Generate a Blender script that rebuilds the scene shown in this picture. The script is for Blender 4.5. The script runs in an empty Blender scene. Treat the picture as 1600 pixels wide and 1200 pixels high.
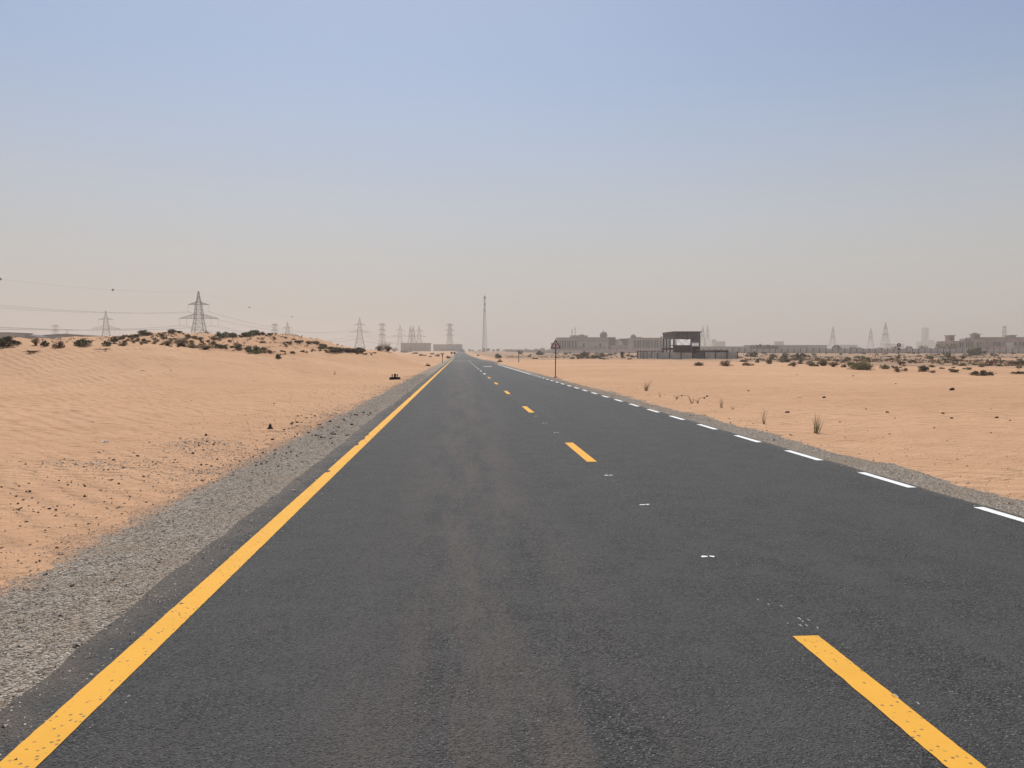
import bpy, bmesh, math, random
import numpy as np
from mathutils import Vector, Matrix

# ------------------------------------------------------------------ camera, sky, sun, exposure
scene = bpy.context.scene
R = math.radians
F_PX = 1200.0                 # focal length in photograph pixels (1600 wide)
EYE = 1.62                    # camera height above the road
YAW, PITCH = R(3.94), R(2.30)
cam_d = bpy.data.cameras.new('camera')
cam_d.sensor_width = 36.0
cam_d.lens = F_PX / 1600 * 36.0
cam_d.clip_start = 0.05
cam_d.clip_end = 20000
cam = bpy.data.objects.new('camera', cam_d)
scene.collection.objects.link(cam)
cam.location = (0, 0, EYE)
cam.rotation_euler = (R(90) - PITCH, 0, -YAW)
scene.camera = cam

SUN_EL, SUN_AZ = R(59), R(-7)      # azimuth measured from +Y (the road) towards +X
world = bpy.data.worlds.new('World')
scene.world = world
world.use_nodes = True
wn, wl = world.node_tree.nodes, world.node_tree.links
wn.clear()
w_out = wn.new('ShaderNodeOutputWorld')
w_bg = wn.new('ShaderNodeBackground')
w_sky = wn.new('ShaderNodeTexSky')
w_sky.sky_type = 'NISHITA'
w_sky.sun_disc = False
w_sky.sun_elevation = SUN_EL
w_sky.sun_rotation = SUN_AZ
w_sky.altitude = 0
w_sky.air_density = 1.0
w_sky.dust_density = 1.3
w_sky.ozone_density = 1.5
w_bg.inputs['Strength'].default_value = 0.102
w_tc = wn.new('ShaderNodeTexCoord')
w_sep = wn.new('ShaderNodeSeparateXYZ')
wl.new(w_tc.outputs['Generated'], w_sep.inputs[0])
w_el = wn.new('ShaderNodeMapRange')            # dust layer: thick at the horizon, gone by 26 degrees up
w_el.interpolation_type = 'SMOOTHSTEP'
w_el.inputs[1].default_value = 0.0; w_el.inputs[2].default_value = 0.38
w_el.inputs[3].default_value = 0.95; w_el.inputs[4].default_value = 0.0
wl.new(w_sep.outputs[2], w_el.inputs[0])
w_mix = wn.new('ShaderNodeMix')
w_mix.data_type = 'RGBA'
w_mix.inputs[7].default_value = (5.22, 4.92, 4.61, 1)
wl.new(w_el.outputs[0], w_mix.inputs[0])
wl.new(w_sky.outputs['Color'], w_mix.inputs[6])
wl.new(w_mix.outputs[2], w_bg.inputs['Color'])
wl.new(w_bg.outputs[0], w_out.inputs['Surface'])

sun_d = bpy.data.lights.new('sun', 'SUN')
sun_d.energy = 4.15
sun_d.angle = R(1.0)
sun_d.color = (1.0, 0.955, 0.88)
sun = bpy.data.objects.new('sun', sun_d)
scene.collection.objects.link(sun)
sdir = Vector((math.sin(SUN_AZ) * math.cos(SUN_EL), math.cos(SUN_AZ) * math.cos(SUN_EL), math.sin(SUN_EL)))
sun.rotation_euler = sdir.to_track_quat('Z', 'Y').to_euler()
sun.location = sdir * 300

vs = scene.view_settings
vs.view_transform = 'Standard'
vs.look = 'None'
vs.exposure = 0.0
vs.gamma = 1.0
vs.use_curve_mapping = False
scene.cycles.use_denoising = True
scene.cycles.max_bounces = 6
scene.cycles.diffuse_bounces = 2
scene.cycles.glossy_bounces = 2
scene.cycles.transparent_max_bounces = 8
scene.cycles.volume_bounces = 1

# ------------------------------------------------------------------ helpers
C = scene.collection
rng = random.Random(7)
FWD = Vector((math.sin(YAW), math.cos(YAW), 0))
RGT = Vector((math.cos(YAW), -math.sin(YAW), 0))
HORIZON = 551.8


def at(px, d, z=0.0):
    """ground position of a photograph column px at depth d (metres along the view axis)"""
    p = FWD * d + RGT * (d * (px - 800.0) / F_PX)
    return Vector((p.x, p.y, z))


def zrow(y, d):
    """height that shows on photograph row y at depth d"""
    return EYE - (y - HORIZON) * d / F_PX


def hash2(ix, iy, seed):
    n = (ix * 374761393 + iy * 668265263 + seed * 982451653) & 0xFFFFFFFF
    n = ((n ^ (n >> 13)) * 1274126177) & 0xFFFFFFFF
    n = n ^ (n >> 16)
    return (n & 0xFFFF) / 65535.0


def vnoise(x, y, seed=0):
    x = np.asarray(x, float); y = np.asarray(y, float)
    ix = np.floor(x).astype(np.int64); iy = np.floor(y).astype(np.int64)
    fx = x - ix; fy = y - iy
    fx = fx * fx * (3 - 2 * fx); fy = fy * fy * (3 - 2 * fy)
    a = hash2(ix, iy, seed); b = hash2(ix + 1, iy, seed)
    c = hash2(ix, iy + 1, seed); d = hash2(ix + 1, iy + 1, seed)
    return (a + (b - a) * fx) * (1 - fy) + (c + (d - c) * fx) * fy - 0.5


def fbm(x, y, seed=0, octv=4, gain=0.5):
    s = 0; a = 1.0
    for k in range(octv):
        s = s + a * vnoise(np.asarray(x) * 2 ** k + 17.3 * k, np.asarray(y) * 2 ** k - 9.1 * k, seed + k)
        a *= gain
    return s


def sstep(a, b, x):
    t = np.clip((np.asarray(x, float) - a) / (b - a), 0, 1)
    return t * t * (3 - 2 * t)


class MB:
    """collects shapes for ONE mesh object"""
    def __init__(self):
        self.v = []; self.f = []; self.sm = []

    def add(self, vs, fs, smooth=False):
        o = len(self.v)
        self.v += [tuple(p) for p in vs]
        self.f += [tuple(i + o for i in f) for f in fs]
        self.sm += [smooth] * len(fs)
        return self

    def box(self, x0, x1, y0, y1, z0, z1):
        return self.add([(x0, y0, z0), (x1, y0, z0), (x1, y1, z0), (x0, y1, z0), (x0, y0, z1), (x1, y0, z1), (x1, y1, z1), (x0, y1, z1)],
                        [(0, 3, 2, 1), (4, 5, 6, 7), (0, 1, 5, 4), (1, 2, 6, 5), (2, 3, 7, 6), (3, 0, 4, 7)])

    def bar(self, a, b, w, w2=None, n=4, caps=True, smooth=False):
        """prism of n sides from a to b, radius w -> w2"""
        a = Vector(a); b = Vector(b); w2 = w if w2 is None else w2
        d = (b - a)
        if d.length < 1e-6:
            return self
        d.normalize()
        u = d.orthogonal().normalized(); w_ = d.cross(u)
        vs = []
        for p, r in ((a, w), (b, w2)):
            for k in range(n):
                t = 2 * math.pi * (k + 0.5) / n
                vs.append(p + u * (r * math.cos(t)) + w_ * (r * math.sin(t)))
        fs = [(k, (k + 1) % n, n + (k + 1) % n, n + k) for k in range(n)]
        if caps:
            fs += [tuple(range(n))[::-1], tuple(range(n, 2 * n))]
        return self.add(vs, fs, smooth)

    def path(self, pts, r, n=5):
        """tube along points with a radius (number or list)"""
        pts = [Vector(p) for p in pts]
        rs = r if isinstance(r, (list, tuple)) else [r] * len(pts)
        vs = []; fs = []
        for i, p in enumerate(pts):
            d = (pts[min(i + 1, len(pts) - 1)] - pts[max(i - 1, 0)]).normalized()
            u = Vector((0, 0, 1)).cross(d)
            u = u.normalized() if u.length > 1e-3 else Vector((1, 0, 0))
            w_ = d.cross(u)
            for k in range(n):
                t = 2 * math.pi * k / n
                vs.append(p + u * (rs[i] * math.cos(t)) + w_ * (rs[i] * math.sin(t)))
        for i in range(len(pts) - 1):
            for k in range(n):
                fs.append((i * n + k, i * n + (k + 1) % n, (i + 1) * n + (k + 1) % n, (i + 1) * n + k))
        fs += [tuple(range(n))[::-1], tuple(range((len(pts) - 1) * n, len(pts) * n))]
        return self.add(vs, fs, True)

    def lathe(self, prof, n=16, c=(0, 0, 0), smooth=True):
        vs = []; fs = []
        for r, z in prof:
            for k in range(n):
                t = 2 * math.pi * k / n
                vs.append((c[0] + r * math.cos(t), c[1] + r * math.sin(t), c[2] + z))
        for i in range(len(prof) - 1):
            for k in range(n):
                fs.append((i * n + k, i * n + (k + 1) % n, (i + 1) * n + (k + 1) % n, (i + 1) * n + k))
        fs += [tuple(range(n))[::-1], tuple(range((len(prof) - 1) * n, len(prof) * n))]
        return self.add(vs, fs, smooth)

    def prism(self, poly, y0, y1):
        """polygon in XZ pushed from y0 to y1 (front at y0)"""
        n = len(poly)
        vs = [(x, y0, z) for x, z in poly] + [(x, y1, z) for x, z in poly]
        fs = [tuple(range(n)), tuple(range(n, 2 * n))[::-1]] + [(k, n + k, n + (k + 1) % n, (k + 1) % n) for k in range(n)]
        return self.add(vs, fs)

    def slab(self, poly, z0, z1):
        """polygon in XY raised from z0 to z1"""
        n = len(poly)
        vs = [(x, y, z0) for x, y in poly] + [(x, y, z1) for x, y in poly]
        fs = [tuple(range(n))[::-1], tuple(range(n, 2 * n))] + [(k, (k + 1) % n, n + (k + 1) % n, n + k) for k in range(n)]
        return self.add(vs, fs)

    def mesh(self, name, mat=None):
        me = bpy.data.meshes.new(name)
        me.from_pydata(self.v, [], self.f)
        me.polygons.foreach_set('use_smooth', self.sm)
        if mat:
            me.materials.append(mat)
        me.update()
        return me

    def build(self, name, mat=None, parent=None, loc=None):
        return link(name, self.mesh(name, mat), parent, loc)


def link(name, data, parent=None, loc=None):
    o = bpy.data.objects.new(name, data)
    C.objects.link(o)
    if parent:
        o.parent = parent
    if loc is not None:
        o.location = loc
    return o


def tag(o, label=None, cat=None, group=None, kind=None):
    if label: o['label'] = label
    if cat: o['category'] = cat
    if group: o['group'] = group
    if kind: o['kind'] = kind
    return o


def thing(name, label, cat, loc=(0, 0, 0), rz=0.0, group=None, scale=None):
    o = link(name, None)
    o.empty_display_size = 0.2
    o.location = loc
    o.rotation_euler = (0, 0, rz)
    if scale: o.scale = (scale,) * 3 if not isinstance(scale, tuple) else scale
    return tag(o, label, cat, group)


# ------------------------------------------------------------------ materials
class NT:
    def __init__(self, name):
        self.m = bpy.data.materials.new(name)
        self.m.use_nodes = True
        self.n = self.m.node_tree.nodes; self.l = self.m.node_tree.links
        self.b = self.n['Principled BSDF']
        self.b.inputs['Specular IOR Level'].default_value = 0.25
        self.pos = self.n.new('ShaderNodeTexCoord').outputs['Object']

    def node(self, t, **k):
        n = self.n.new(t)
        for a, v in k.items():
            setattr(n, a, v)
        return n

    def set(self, sock, v):
        if hasattr(v, 'is_output') or isinstance(v, bpy.types.NodeSocket):
            self.l.new(v, sock)
        elif isinstance(v, (tuple, list)) and len(v) == 3 and sock.type == 'RGBA':
            sock.default_value = (*v, 1)
        else:
            sock.default_value = v

    def math(self, op, a, b=0.0, c=0.0):
        n = self.node('ShaderNodeMath', operation=op)
        self.set(n.inputs[0], a); self.set(n.inputs[1], b)
        if op in ('MULTIPLY_ADD', 'SMOOTH_MIN', 'COMPARE'): self.set(n.inputs[2], c)
        return n.outputs[0]

    def vec(self, scale=(1, 1, 1), rot=(0, 0, 0), src=None):
        n = self.node('ShaderNodeMapping')
        n.inputs['Scale'].default_value = scale
        n.inputs['Rotation'].default_value = rot
        self.l.new(src or self.pos, n.inputs['Vector'])
        return n.outputs[0]

    def noise(self, scale, detail=3, rough=0.5, vec=None, dist=0.0):
        n = self.node('ShaderNodeTexNoise')
        n.inputs['Scale'].default_value = scale
        n.inputs['Detail'].default_value = detail
        n.inputs['Roughness'].default_value = rough
        n.inputs['Distortion'].default_value = dist
        self.l.new(vec or self.pos, n.inputs['Vector'])
        return n.outputs['Fac']

    def voro(self, scale, out='Distance', feature='F1', vec=None, rand=1.0):
        n = self.node('ShaderNodeTexVoronoi', feature=feature)
        n.inputs['Scale'].default_value = scale
        n.inputs['Randomness'].default_value = rand
        self.l.new(vec or self.pos, n.inputs['Vector'])
        return n.outputs[out]

    def ramp(self, fac, a, b, lo=0.0, hi=1.0):
        """remap fac from a..b to lo..hi, clamped and smooth"""
        n = self.node('ShaderNodeMapRange', interpolation_type='SMOOTHSTEP')
        self.set(n.inputs[0], fac)
        n.inputs[1].default_value = a; n.inputs[2].default_value = b
        n.inputs[3].default_value = lo; n.inputs[4].default_value = hi
        return n.outputs[0]

    def mix(self, fac, a, b, mode='MIX'):
        n = self.node('ShaderNodeMix', data_type='RGBA', blend_type=mode)
        self.set(n.inputs[0], fac); self.set(n.inputs[6], a); self.set(n.inputs[7], b)
        return n.outputs[2]

    def sep(self, src=None):
        n = self.node('ShaderNodeSeparateXYZ')
        self.l.new(src or self.pos, n.inputs[0])
        return n.outputs

    def bump(self, h, dist, strength=1.0, prev=None):
        n = self.node('ShaderNodeBump')
        n.inputs['Distance'].default_value = dist
        n.inputs['Strength'].default_value = strength
        self.l.new(h, n.inputs['Height'])
        if prev is not None: self.l.new(prev, n.inputs['Normal'])
        return n.outputs[0]

    def out(self, color=None, rough=0.8, normal=None, spec=None, metal=None):
        if color is not None: self.set(self.b.inputs['Base Color'], color)
        self.set(self.b.inputs['Roughness'], rough)
        if normal is not None: self.l.new(normal, self.b.inputs['Normal'])
        if spec is not None: self.set(self.b.inputs['Specular IOR Level'], spec)
        if metal is not None: self.set(self.b.inputs['Metallic'], metal)
        return self.m


def worn(name, color, rough=0.75, amount=0.25, scale=3.0, dirt=(0.3, 0.22, 0.15), dirt_amt=0.25, metal=0.0):
    """a plain surface with blotches, dust and fine grain"""
    t = NT(name)
    n1 = t.noise(scale, 5, 0.6)
    n2 = t.noise(scale * 9, 3, 0.6)
    dark = tuple(c * (1 - amount) for c in color)
    lite = tuple(min(1, c * (1 + amount)) for c in color)
    c = t.mix(t.ramp(n1, 0.3, 0.7), dark, lite)
    c = t.mix(t.math('MULTIPLY', t.ramp(n2, 0.45, 0.75), dirt_amt), c, dirt)
    return t.out(c, rough, t.bump(n2, 0.01, 0.3), metal=metal)


def make_sand():
    t = NT('sand')
    big = t.noise(0.06, 5, 0.55)
    mid = t.noise(0.9, 4, 0.6)
    fine = t.noise(30, 3, 0.7)
    c = t.mix(t.ramp(big, 0.3, 0.7), (0.475, 0.280, 0.163), (0.565, 0.348, 0.210))
    c = t.mix(t.math('MULTIPLY', t.ramp(mid, 0.42, 0.75), 0.4), c, (0.42, 0.232, 0.132))
    c = t.mix(t.math('MULTIPLY', t.ramp(fine, 0.40, 0.70), 0.45), c, (0.38, 0.24, 0.15))
    grit = t.voro(55)
    gm = t.math('MULTIPLY', t.ramp(grit, 0.16, 0.08), t.ramp(t.noise(2.2, 3), 0.5, 0.7))
    c = t.mix(t.math('MULTIPLY', gm, 0.55), c, (0.14, 0.095, 0.07))
    # packed brown soil beyond the blown sand on the right-hand plain
    x, y, z = t.sep()
    e = t.math('ADD', t.math('MULTIPLY_ADD', x, 3.0, y), t.math('MULTIPLY', t.math('SUBTRACT', t.noise(0.05, 5, 0.65), 0.5), 120.0))
    soil = t.math('MULTIPLY', t.ramp(e, 200, 245), t.ramp(x, 9, 14))
    soil = t.math('MULTIPLY', soil, t.ramp(t.noise(0.11, 4, 0.6, t.vec((0.5, 1, 1))), 0.38, 0.58, 0.25, 0.95))
    c = t.mix(soil, c, (0.25, 0.175, 0.125))
    # wind ripples: crests run across the road, bent by noise
    wv = t.node('ShaderNodeTexWave', wave_type='BANDS', bands_direction='Y', wave_profile='SIN')
    wv.inputs['Scale'].default_value = 2.1
    wv.inputs['Distortion'].default_value = 7.0
    wv.inputs['Detail'].default_value = 3.0
    wv.inputs['Detail Scale'].default_value = 0.55
    wv.inputs['Detail Roughness'].default_value = 0.55
    t.l.new(t.vec((0.55, 1, 1), (0, 0, R(14))), wv.inputs['Vector'])
    rip = t.math('MULTIPLY', wv.outputs['Fac'], t.ramp(t.noise(0.22, 3), 0.38, 0.62, 0.12, 1.0))
    nrm = t.bump(rip, 0.012, 1.0)
    w2 = t.node('ShaderNodeTexWave', wave_type='BANDS', bands_direction='X', wave_profile='SIN')
    w2.inputs['Scale'].default_value = 0.85
    w2.inputs['Distortion'].default_value = 9.0
    w2.inputs['Detail'].default_value = 3.0
    w2.inputs['Detail Scale'].default_value = 0.6
    t.l.new(t.vec((1, 0.8, 1), (0, 0, R(-52))), w2.inputs['Vector'])
    rp2 = t.math('MULTIPLY', w2.outputs['Fac'], t.ramp(t.noise(0.12, 3), 0.36, 0.58, 0.15, 1.0))
    nrm = t.bump(rp2, 0.034, 1.0, nrm)
    nrm = t.bump(t.noise(3.0, 5, 0.65), 0.10, 0.75, nrm)
    nrm = t.bump(fine, 0.014, 1.0, nrm)
    nrm = t.bump(t.noise(11, 4, 0.7), 0.022, 0.8, nrm)
    return t.out(c, 0.95, nrm, spec=0.1)


def make_asphalt():
    t = NT('asphalt')
    x, y, z = t.sep()
    cell = t.voro(84, 'Color')
    cs = t.sep(cell)
    dist = t.voro(84)
    stone = t.math('MULTIPLY', t.ramp(dist, 0.72, 0.38), t.ramp(cs[0], 0.25, 1.0))
    c = t.mix(stone, (0.016, 0.016, 0.0165), (0.130, 0.128, 0.124))
    lite = t.math('MULTIPLY', t.ramp(cs[1], 0.955, 0.985), t.ramp(dist, 0.45, 0.25))
    c = t.mix(t.math('MULTIPLY', lite, 0.85), c, (0.42, 0.41, 0.38))
    rough_ = t.ramp(t.noise(2.3, 5, 0.7), 0.38, 0.66)
    c = t.mix(t.math('MULTIPLY', rough_, 0.45), c, t.mix(t.noise(34, 4, 0.7), (0.012, 0.012, 0.012), (0.125, 0.122, 0.118)))
    # rolled bands and traffic dust run along the road
    lane = t.noise(1.0, 4, 0.55, t.vec((0.9, 0.035, 1)))
    c = t.mix(t.ramp(lane, 0.35, 0.68, 0.0, 0.30), c, (0.062, 0.055, 0.050))
    patch = t.noise(1.0, 5, 0.62, t.vec((1.2, 0.07, 1)))
    c = t.mix(t.ramp(patch, 0.38, 0.66, 0.0, 0.38), c, (0.092, 0.090, 0.088))
    g = t.math('ABSOLUTE', t.math('SUBTRACT', x, 0.15))
    dust = t.math('MULTIPLY', t.ramp(g, 1.15, 0.1), t.ramp(t.noise(1.8, 5, 0.65, t.vec((1.3, 0.15, 1))), 0.36, 0.64))
    c = t.mix(t.math('MULTIPLY', dust, 0.42), c, (0.125, 0.100, 0.082))
    # sand blown over the crossing track far down the road and over the two edges
    cr = t.math('ABSOLUTE', t.math('SUBTRACT', y, 163.0))
    cross = t.math('MULTIPLY', t.ramp(cr, 16.0, 3.0), t.ramp(t.noise(0.35, 4, 0.6, t.vec((0.5, 1, 1))), 0.40, 0.62))
    c = t.mix(t.math('MULTIPLY', cross, 0.6), c, (0.30, 0.22, 0.155))
    edge = t.ramp(t.math('ADD', x, t.math('MULTIPLY', t.math('SUBTRACT', t.noise(1.7, 5, 0.65), 0.5), 1.1)), -1.72, -2.12)
    c = t.mix(t.math('MULTIPLY', edge, 0.62), c, (0.135, 0.110, 0.088))
    edge2 = t.ramp(t.math('ADD', x, t.math('MULTIPLY', t.math('SUBTRACT', t.noise(1.9, 5, 0.65), 0.5), 0.5)), 5.42, 5.62)
    c = t.mix(t.math('MULTIPLY', edge2, 0.5), c, (0.14, 0.118, 0.095))
    h = t.math('ADD', t.math('MULTIPLY', t.ramp(dist, 0.6, 0.1), 1.0), t.math('MULTIPLY', t.noise(240, 2), 0.5))
    nrm = t.bump(h, 0.007, 1.0)
    nrm = t.bump(t.noise(5, 4, 0.6), 0.02, 0.35, nrm)
    return t.out(c, t.ramp(patch, 0.3, 0.7, 0.72, 0.86), nrm, spec=0.3)


def make_gravel(name='gravel'):
    t = NT(name)
    cell = t.sep(t.voro(48, 'Color'))
    dist = t.voro(48)
    c = t.mix(t.ramp(cell[0], 0.0, 1.0), (0.15, 0.125, 0.10), (0.52, 0.455, 0.38))
    c = t.mix(t.math('MULTIPLY', t.ramp(cell[1], 0.92, 0.98), 0.8), c, (0.68, 0.64, 0.58))
    c = t.mix(t.ramp(dist, 0.35, 0.75, 0.0, 0.75), c, (0.19, 0.145, 0.108))
    sandy = t.ramp(t.noise(1.1, 5, 0.65), 0.42, 0.70, 0.0, 0.6)
    c = t.mix(sandy, c, (0.275, 0.205, 0.145))
    x, y, z = t.sep()
    mid_ = t.math('MAXIMUM', t.math('SUBTRACT', 1.62, x), t.math('SUBTRACT', x, 1.95))          # distance from the crown of the road
    lim = t.math('ADD', mid_, t.math('MULTIPLY', t.math('SUBTRACT', t.noise(6, 5, 0.75), 0.5), 0.8))
    c = t.mix(t.ramp(lim, 4.62, 4.95, 0.0, 0.9), c, (0.50, 0.29, 0.168))
    nrm = t.bump(t.ramp(dist, 0.7, 0.0), 0.020, 1.0)
    nrm = t.bump(t.noise(6, 4, 0.6), 0.03, 0.4, nrm)
    return t.out(c, 0.9, nrm, spec=0.15)


def make_paint(name, col, dirty, wear=0.30):
    t = NT(name)
    n = t.noise(2.6, 5, 0.65)
    c = t.mix(t.ramp(n, 0.3, 0.75, 0.0, 0.35), col, tuple(a * 0.8 for a in col))
    pit = t.math('MULTIPLY', t.ramp(t.voro(26), 0.26, 0.12), t.ramp(t.noise(5, 3), 0.40, 0.60, 0.0, 0.9))
    c = t.mix(pit, c, dirty)
    rub = t.math('MULTIPLY', t.ramp(t.noise(38, 4, 0.75), 0.60, 0.76), wear)
    c = t.mix(rub, c, dirty)
    return t.out(c, 0.72, t.bump(t.noise(150, 3, 0.7), 0.004, 0.7), spec=0.25)


def make_leaf(name, a, b, c3=None):
    t = NT(name)
    oi = t.node('ShaderNodeObjectInfo')
    n = t.noise(2.3, 3, 0.6)
    c = t.mix(t.ramp(n, 0.3, 0.7), a, b)
    hs = t.node('ShaderNodeHueSaturation')
    t.l.new(c, hs.inputs['Color'])
    t.l.new(t.ramp(oi.outputs['Random'], 0, 1, 0.75, 1.3), hs.inputs['Value'])
    t.l.new(t.ramp(oi.outputs['Random'], 0, 1, 0.488, 0.512), hs.inputs['Hue'])
    t.out(hs.outputs[0], 0.8, spec=0.15)
    tr = t.node('ShaderNodeBsdfTranslucent')
    t.l.new(hs.outputs[0], tr.inputs['Color'])
    mx = t.node('ShaderNodeMixShader')
    mx.inputs[0].default_value = 0.35
    t.l.new(t.b.outputs[0], mx.inputs[1]); t.l.new(tr.outputs[0], mx.inputs[2])
    t.l.new(mx.outputs[0], t.n['Material Output'].inputs['Surface'])
    return t.m


M = {}
M['sand'] = make_sand()
M['asphalt'] = make_asphalt()
M['gravel'] = make_gravel()
M['yellow'] = make_paint('yellow_paint', (0.72, 0.365, 0.04), (0.13, 0.095, 0.06))
M['white'] = make_paint('white_paint', (0.78, 0.78, 0.76), (0.16, 0.15, 0.14), 0.25)

# ------------------------------------------------------------------ terrain
# control heights: (column, depth, height); thin-plate interpolation over (bearing, log depth)
ctrl = []
def cz(px, d, z): ctrl.append((px, d, z))
def cy(px, d, y): ctrl.append((px, d, zrow(y, d)))
for px in (-200, 100, 400, 900, 1300, 1700):
    cz(px, 3, 0.0); cz(px, 8, 0.02)
for px, z in ((-200, .08), (100, .07), (350, .05), (900, 0.0), (1250, .04), (1700, .05)): cz(px, 16, z)
for px, z in ((-200, .18), (100, .16), (350, .11), (550, .05), (1000, .04), (1300, .07), (1700, .07)): cz(px, 27, z)
for px, z in ((-200, .17), (0, .16), (150, .15), (300, .14), (450, .12)): cz(px, 37, z)
for px, z in ((-200, 1.0), (0, 1.0), (150, 1.0), (280, .85), (360, .6)): cz(px, 42, z)
for px, d, y in ((-200, 46.5, 541), (0, 46.5, 541.5), (80, 47, 541.5), (150, 47.5, 541), (230, 48, 541.5), (300, 50, 546.5), (370, 52, 553), (440, 56, 562)): cy(px, d, y)
for px, d, y in ((500, 50, 586), (560, 60, 578), (600, 70, 572.5), (440, 45, 586), (520, 72, 566), (640, 80, 572)): cy(px, d, y)
for px, d, y in ((-200, 66, 538), (0, 66, 538), (100, 66, 538), (200, 66, 538), (300, 68, 545), (400, 70, 552), (440, 72, 559), (500, 84, 552), (560, 95, 553)): cy(px, d, y)
for px, y in ((-200, 534), (0, 534), (80, 533.5), (140, 532), (180, 527.5), (215, 522), (240, 522), (280, 519), (320, 526), (360, 525), (400, 521.5), (430, 523.5), (470, 532), (500, 537), (530, 543), (555, 547)): cy(px, 90, y)
for px, d, y in ((580, 104, 551), (610, 106, 548.5), (640, 106, 555), (668, 112, 562.5), (600, 86, 561)): cy(px, d, y)
for px in (-200, 100, 300, 450): cz(px, 125, 2.4)
for px in (-200, 100, 300, 450, 560, 640): cz(px, 180, 0.9); cz(px, 320, 0.4); cz(px, 700, 0.3)
cy(1250, 105, 565.5); cy(1180, 100, 566.5); cy(1100, 100, 568); cy(1350, 80, 574); cy(1600, 63, 581); cy(1450, 70, 577.5); cy(900, 70, 577.5); cy(900, 110, 567.5); cy(1000, 110, 566)
for px in (900, 1000, 1150, 1300, 1450, 1600, 1750):
    cz(px, 165, 0.30); cz(px, 260, 0.70 if px > 950 else 0.5); cz(px, 330, 1.0 if px > 950 else 0.7); cz(px, 400, 1.3 if px > 950 else 1.0); cz(px, 700, 1.0)
for px in (720, 800): cz(px, 165, 0); cz(px, 300, 0.05); cz(px, 600, 0.1); cz(px, 80, 0)
for px in (-200, 250, 650, 1100, 1700): cz(px, 1500, 0.4); cz(px, 6000, 0.0)
ctrl = np.array(ctrl, float)


def uvmap(x, y):
    x = np.asarray(x, float); y = np.asarray(y, float)
    dep = np.maximum(x * FWD.x + y * FWD.y, 0.5)
    lat = x * RGT.x + y * RGT.y
    u = np.clip(lat / dep, -0.85, 0.80) * 3.0
    return u, np.log(np.clip(np.maximum(dep, np.hypot(lat, dep) * 0.72), 2.5, 6500)) * 1.5


_cp = [at(a, b) for a, b, _ in ctrl]
_cu, _cv = uvmap([p.x for p in _cp], [p.y for p in _cp])
def _tps(r2):
    return 0.5 * r2 * np.log(np.maximum(r2, 1e-12))
_n = len(ctrl)
_K = _tps((_cu[:, None] - _cu[None]) ** 2 + (_cv[:, None] - _cv[None]) ** 2) + 2e-4 * np.eye(_n)
_P = np.stack([np.ones(_n), _cu, _cv], 1)
_A = np.block([[_K, _P], [_P.T, np.zeros((3, 3))]])
_w = np.linalg.lstsq(_A, np.concatenate([ctrl[:, 2], np.zeros(3)]), rcond=None)[0]


def rise(y):
    return 4.6 * sstep(200, 1400, y)


def ground(x, y):
    """sand height, vectorised"""
    x = np.asarray(x, float); y = np.asarray(y, float)
    shp = np.broadcast(x, y).shape
    x = np.broadcast_to(x, shp).ravel(); y = np.broadcast_to(y, shp).ravel()
    u, v = uvmap(x, y)
    z = np.empty(len(x))
    for s in range(0, len(x), 20000):
        e = s + 20000
        r2 = (u[s:e, None] - _cu[None]) ** 2 + (v[s:e, None] - _cv[None]) ** 2
        z[s:e] = _tps(r2) @ _w[:_n] + _w[_n] + _w[_n + 1] * u[s:e] + _w[_n + 2] * v[s:e]
    dep = np.hypot(x, y)
    off = np.where(x < 1.7, -2.1 - x, x - 5.55)            # distance outside the asphalt
    far = sstep(150, 400, dep)
    w = sstep(0.6, 9.0, off)
    hum = sstep(52, 66, dep) * (1 - sstep(105, 150, dep)) * (x < 0) * sstep(6, 14, off)
    z = z * w
    z = z + fbm(x * 0.35, y * 0.35, 3, 4) * 0.11 * sstep(1.0, 7, off) * (1 - far)
    z = z + fbm(x * 0.16, y * 0.16, 8, 4) * (0.95 * hum + 0.28 * sstep(60, 120, dep) * (x > 0) * sstep(8, 30, off) * (1 - sstep(180, 300, dep)))
    z = z + 0.018 * np.sin((x * 0.75 + y * 0.45) * 3.4 + 5 * fbm(x * 0.15, y * 0.15, 61, 3)) * sstep(34, 42, dep) * (1 - sstep(60, 80, dep)) * (x < -6)
    # where the sand laps onto the gravel
    lap = fbm(x * 1.9, y * 1.3, 21, 5, 0.68) * 0.055 + fbm(x * 0.3, y * 0.16, 25, 2) * 0.022
    left = -0.125 + 0.115 * sstep(0.25, 1.55, off) + 0.05 * sstep(1.3, 2.6, off) + lap * sstep(0.2, 0.7, off)
    right = -0.115 + 0.105 * sstep(0.15, 1.1, off) + 0.05 * sstep(1.0, 2.0, off) + lap * 0.8 * sstep(0.1, 0.5, off)
    z = z + np.where(x < 1.7, left, right)
    z = np.where(off < 0.0, -0.16, z) + rise(y)
    return z.reshape(shp)


def gz(x, y):
    return float(ground(np.array([x]), np.array([y]))[0])


def on_ground(px, d, sink=0.0):
    p = at(px, d)
    p.z = gz(p.x, p.y) - sink
    return p


def hit(px, y, dmin=2.5, dmax=900.0):
    """where the sight line of a photograph pixel meets the sand"""
    ds = np.exp(np.linspace(math.log(dmin), math.log(dmax), 900))
    P = [at(px, 1.0)]
    xs = P[0].x * ds; ys = P[0].y * ds
    zs = EYE - (y - HORIZON) * ds / F_PX
    g = np.maximum(ground(xs, ys), -0.03 + rise(ys))
    k = np.argmax(zs <= g)
    if zs[k] > g[k]: k = len(ds) - 1
    return Vector((float(xs[k]), float(ys[k]), float(g[k]))), float(ds[k])


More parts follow.
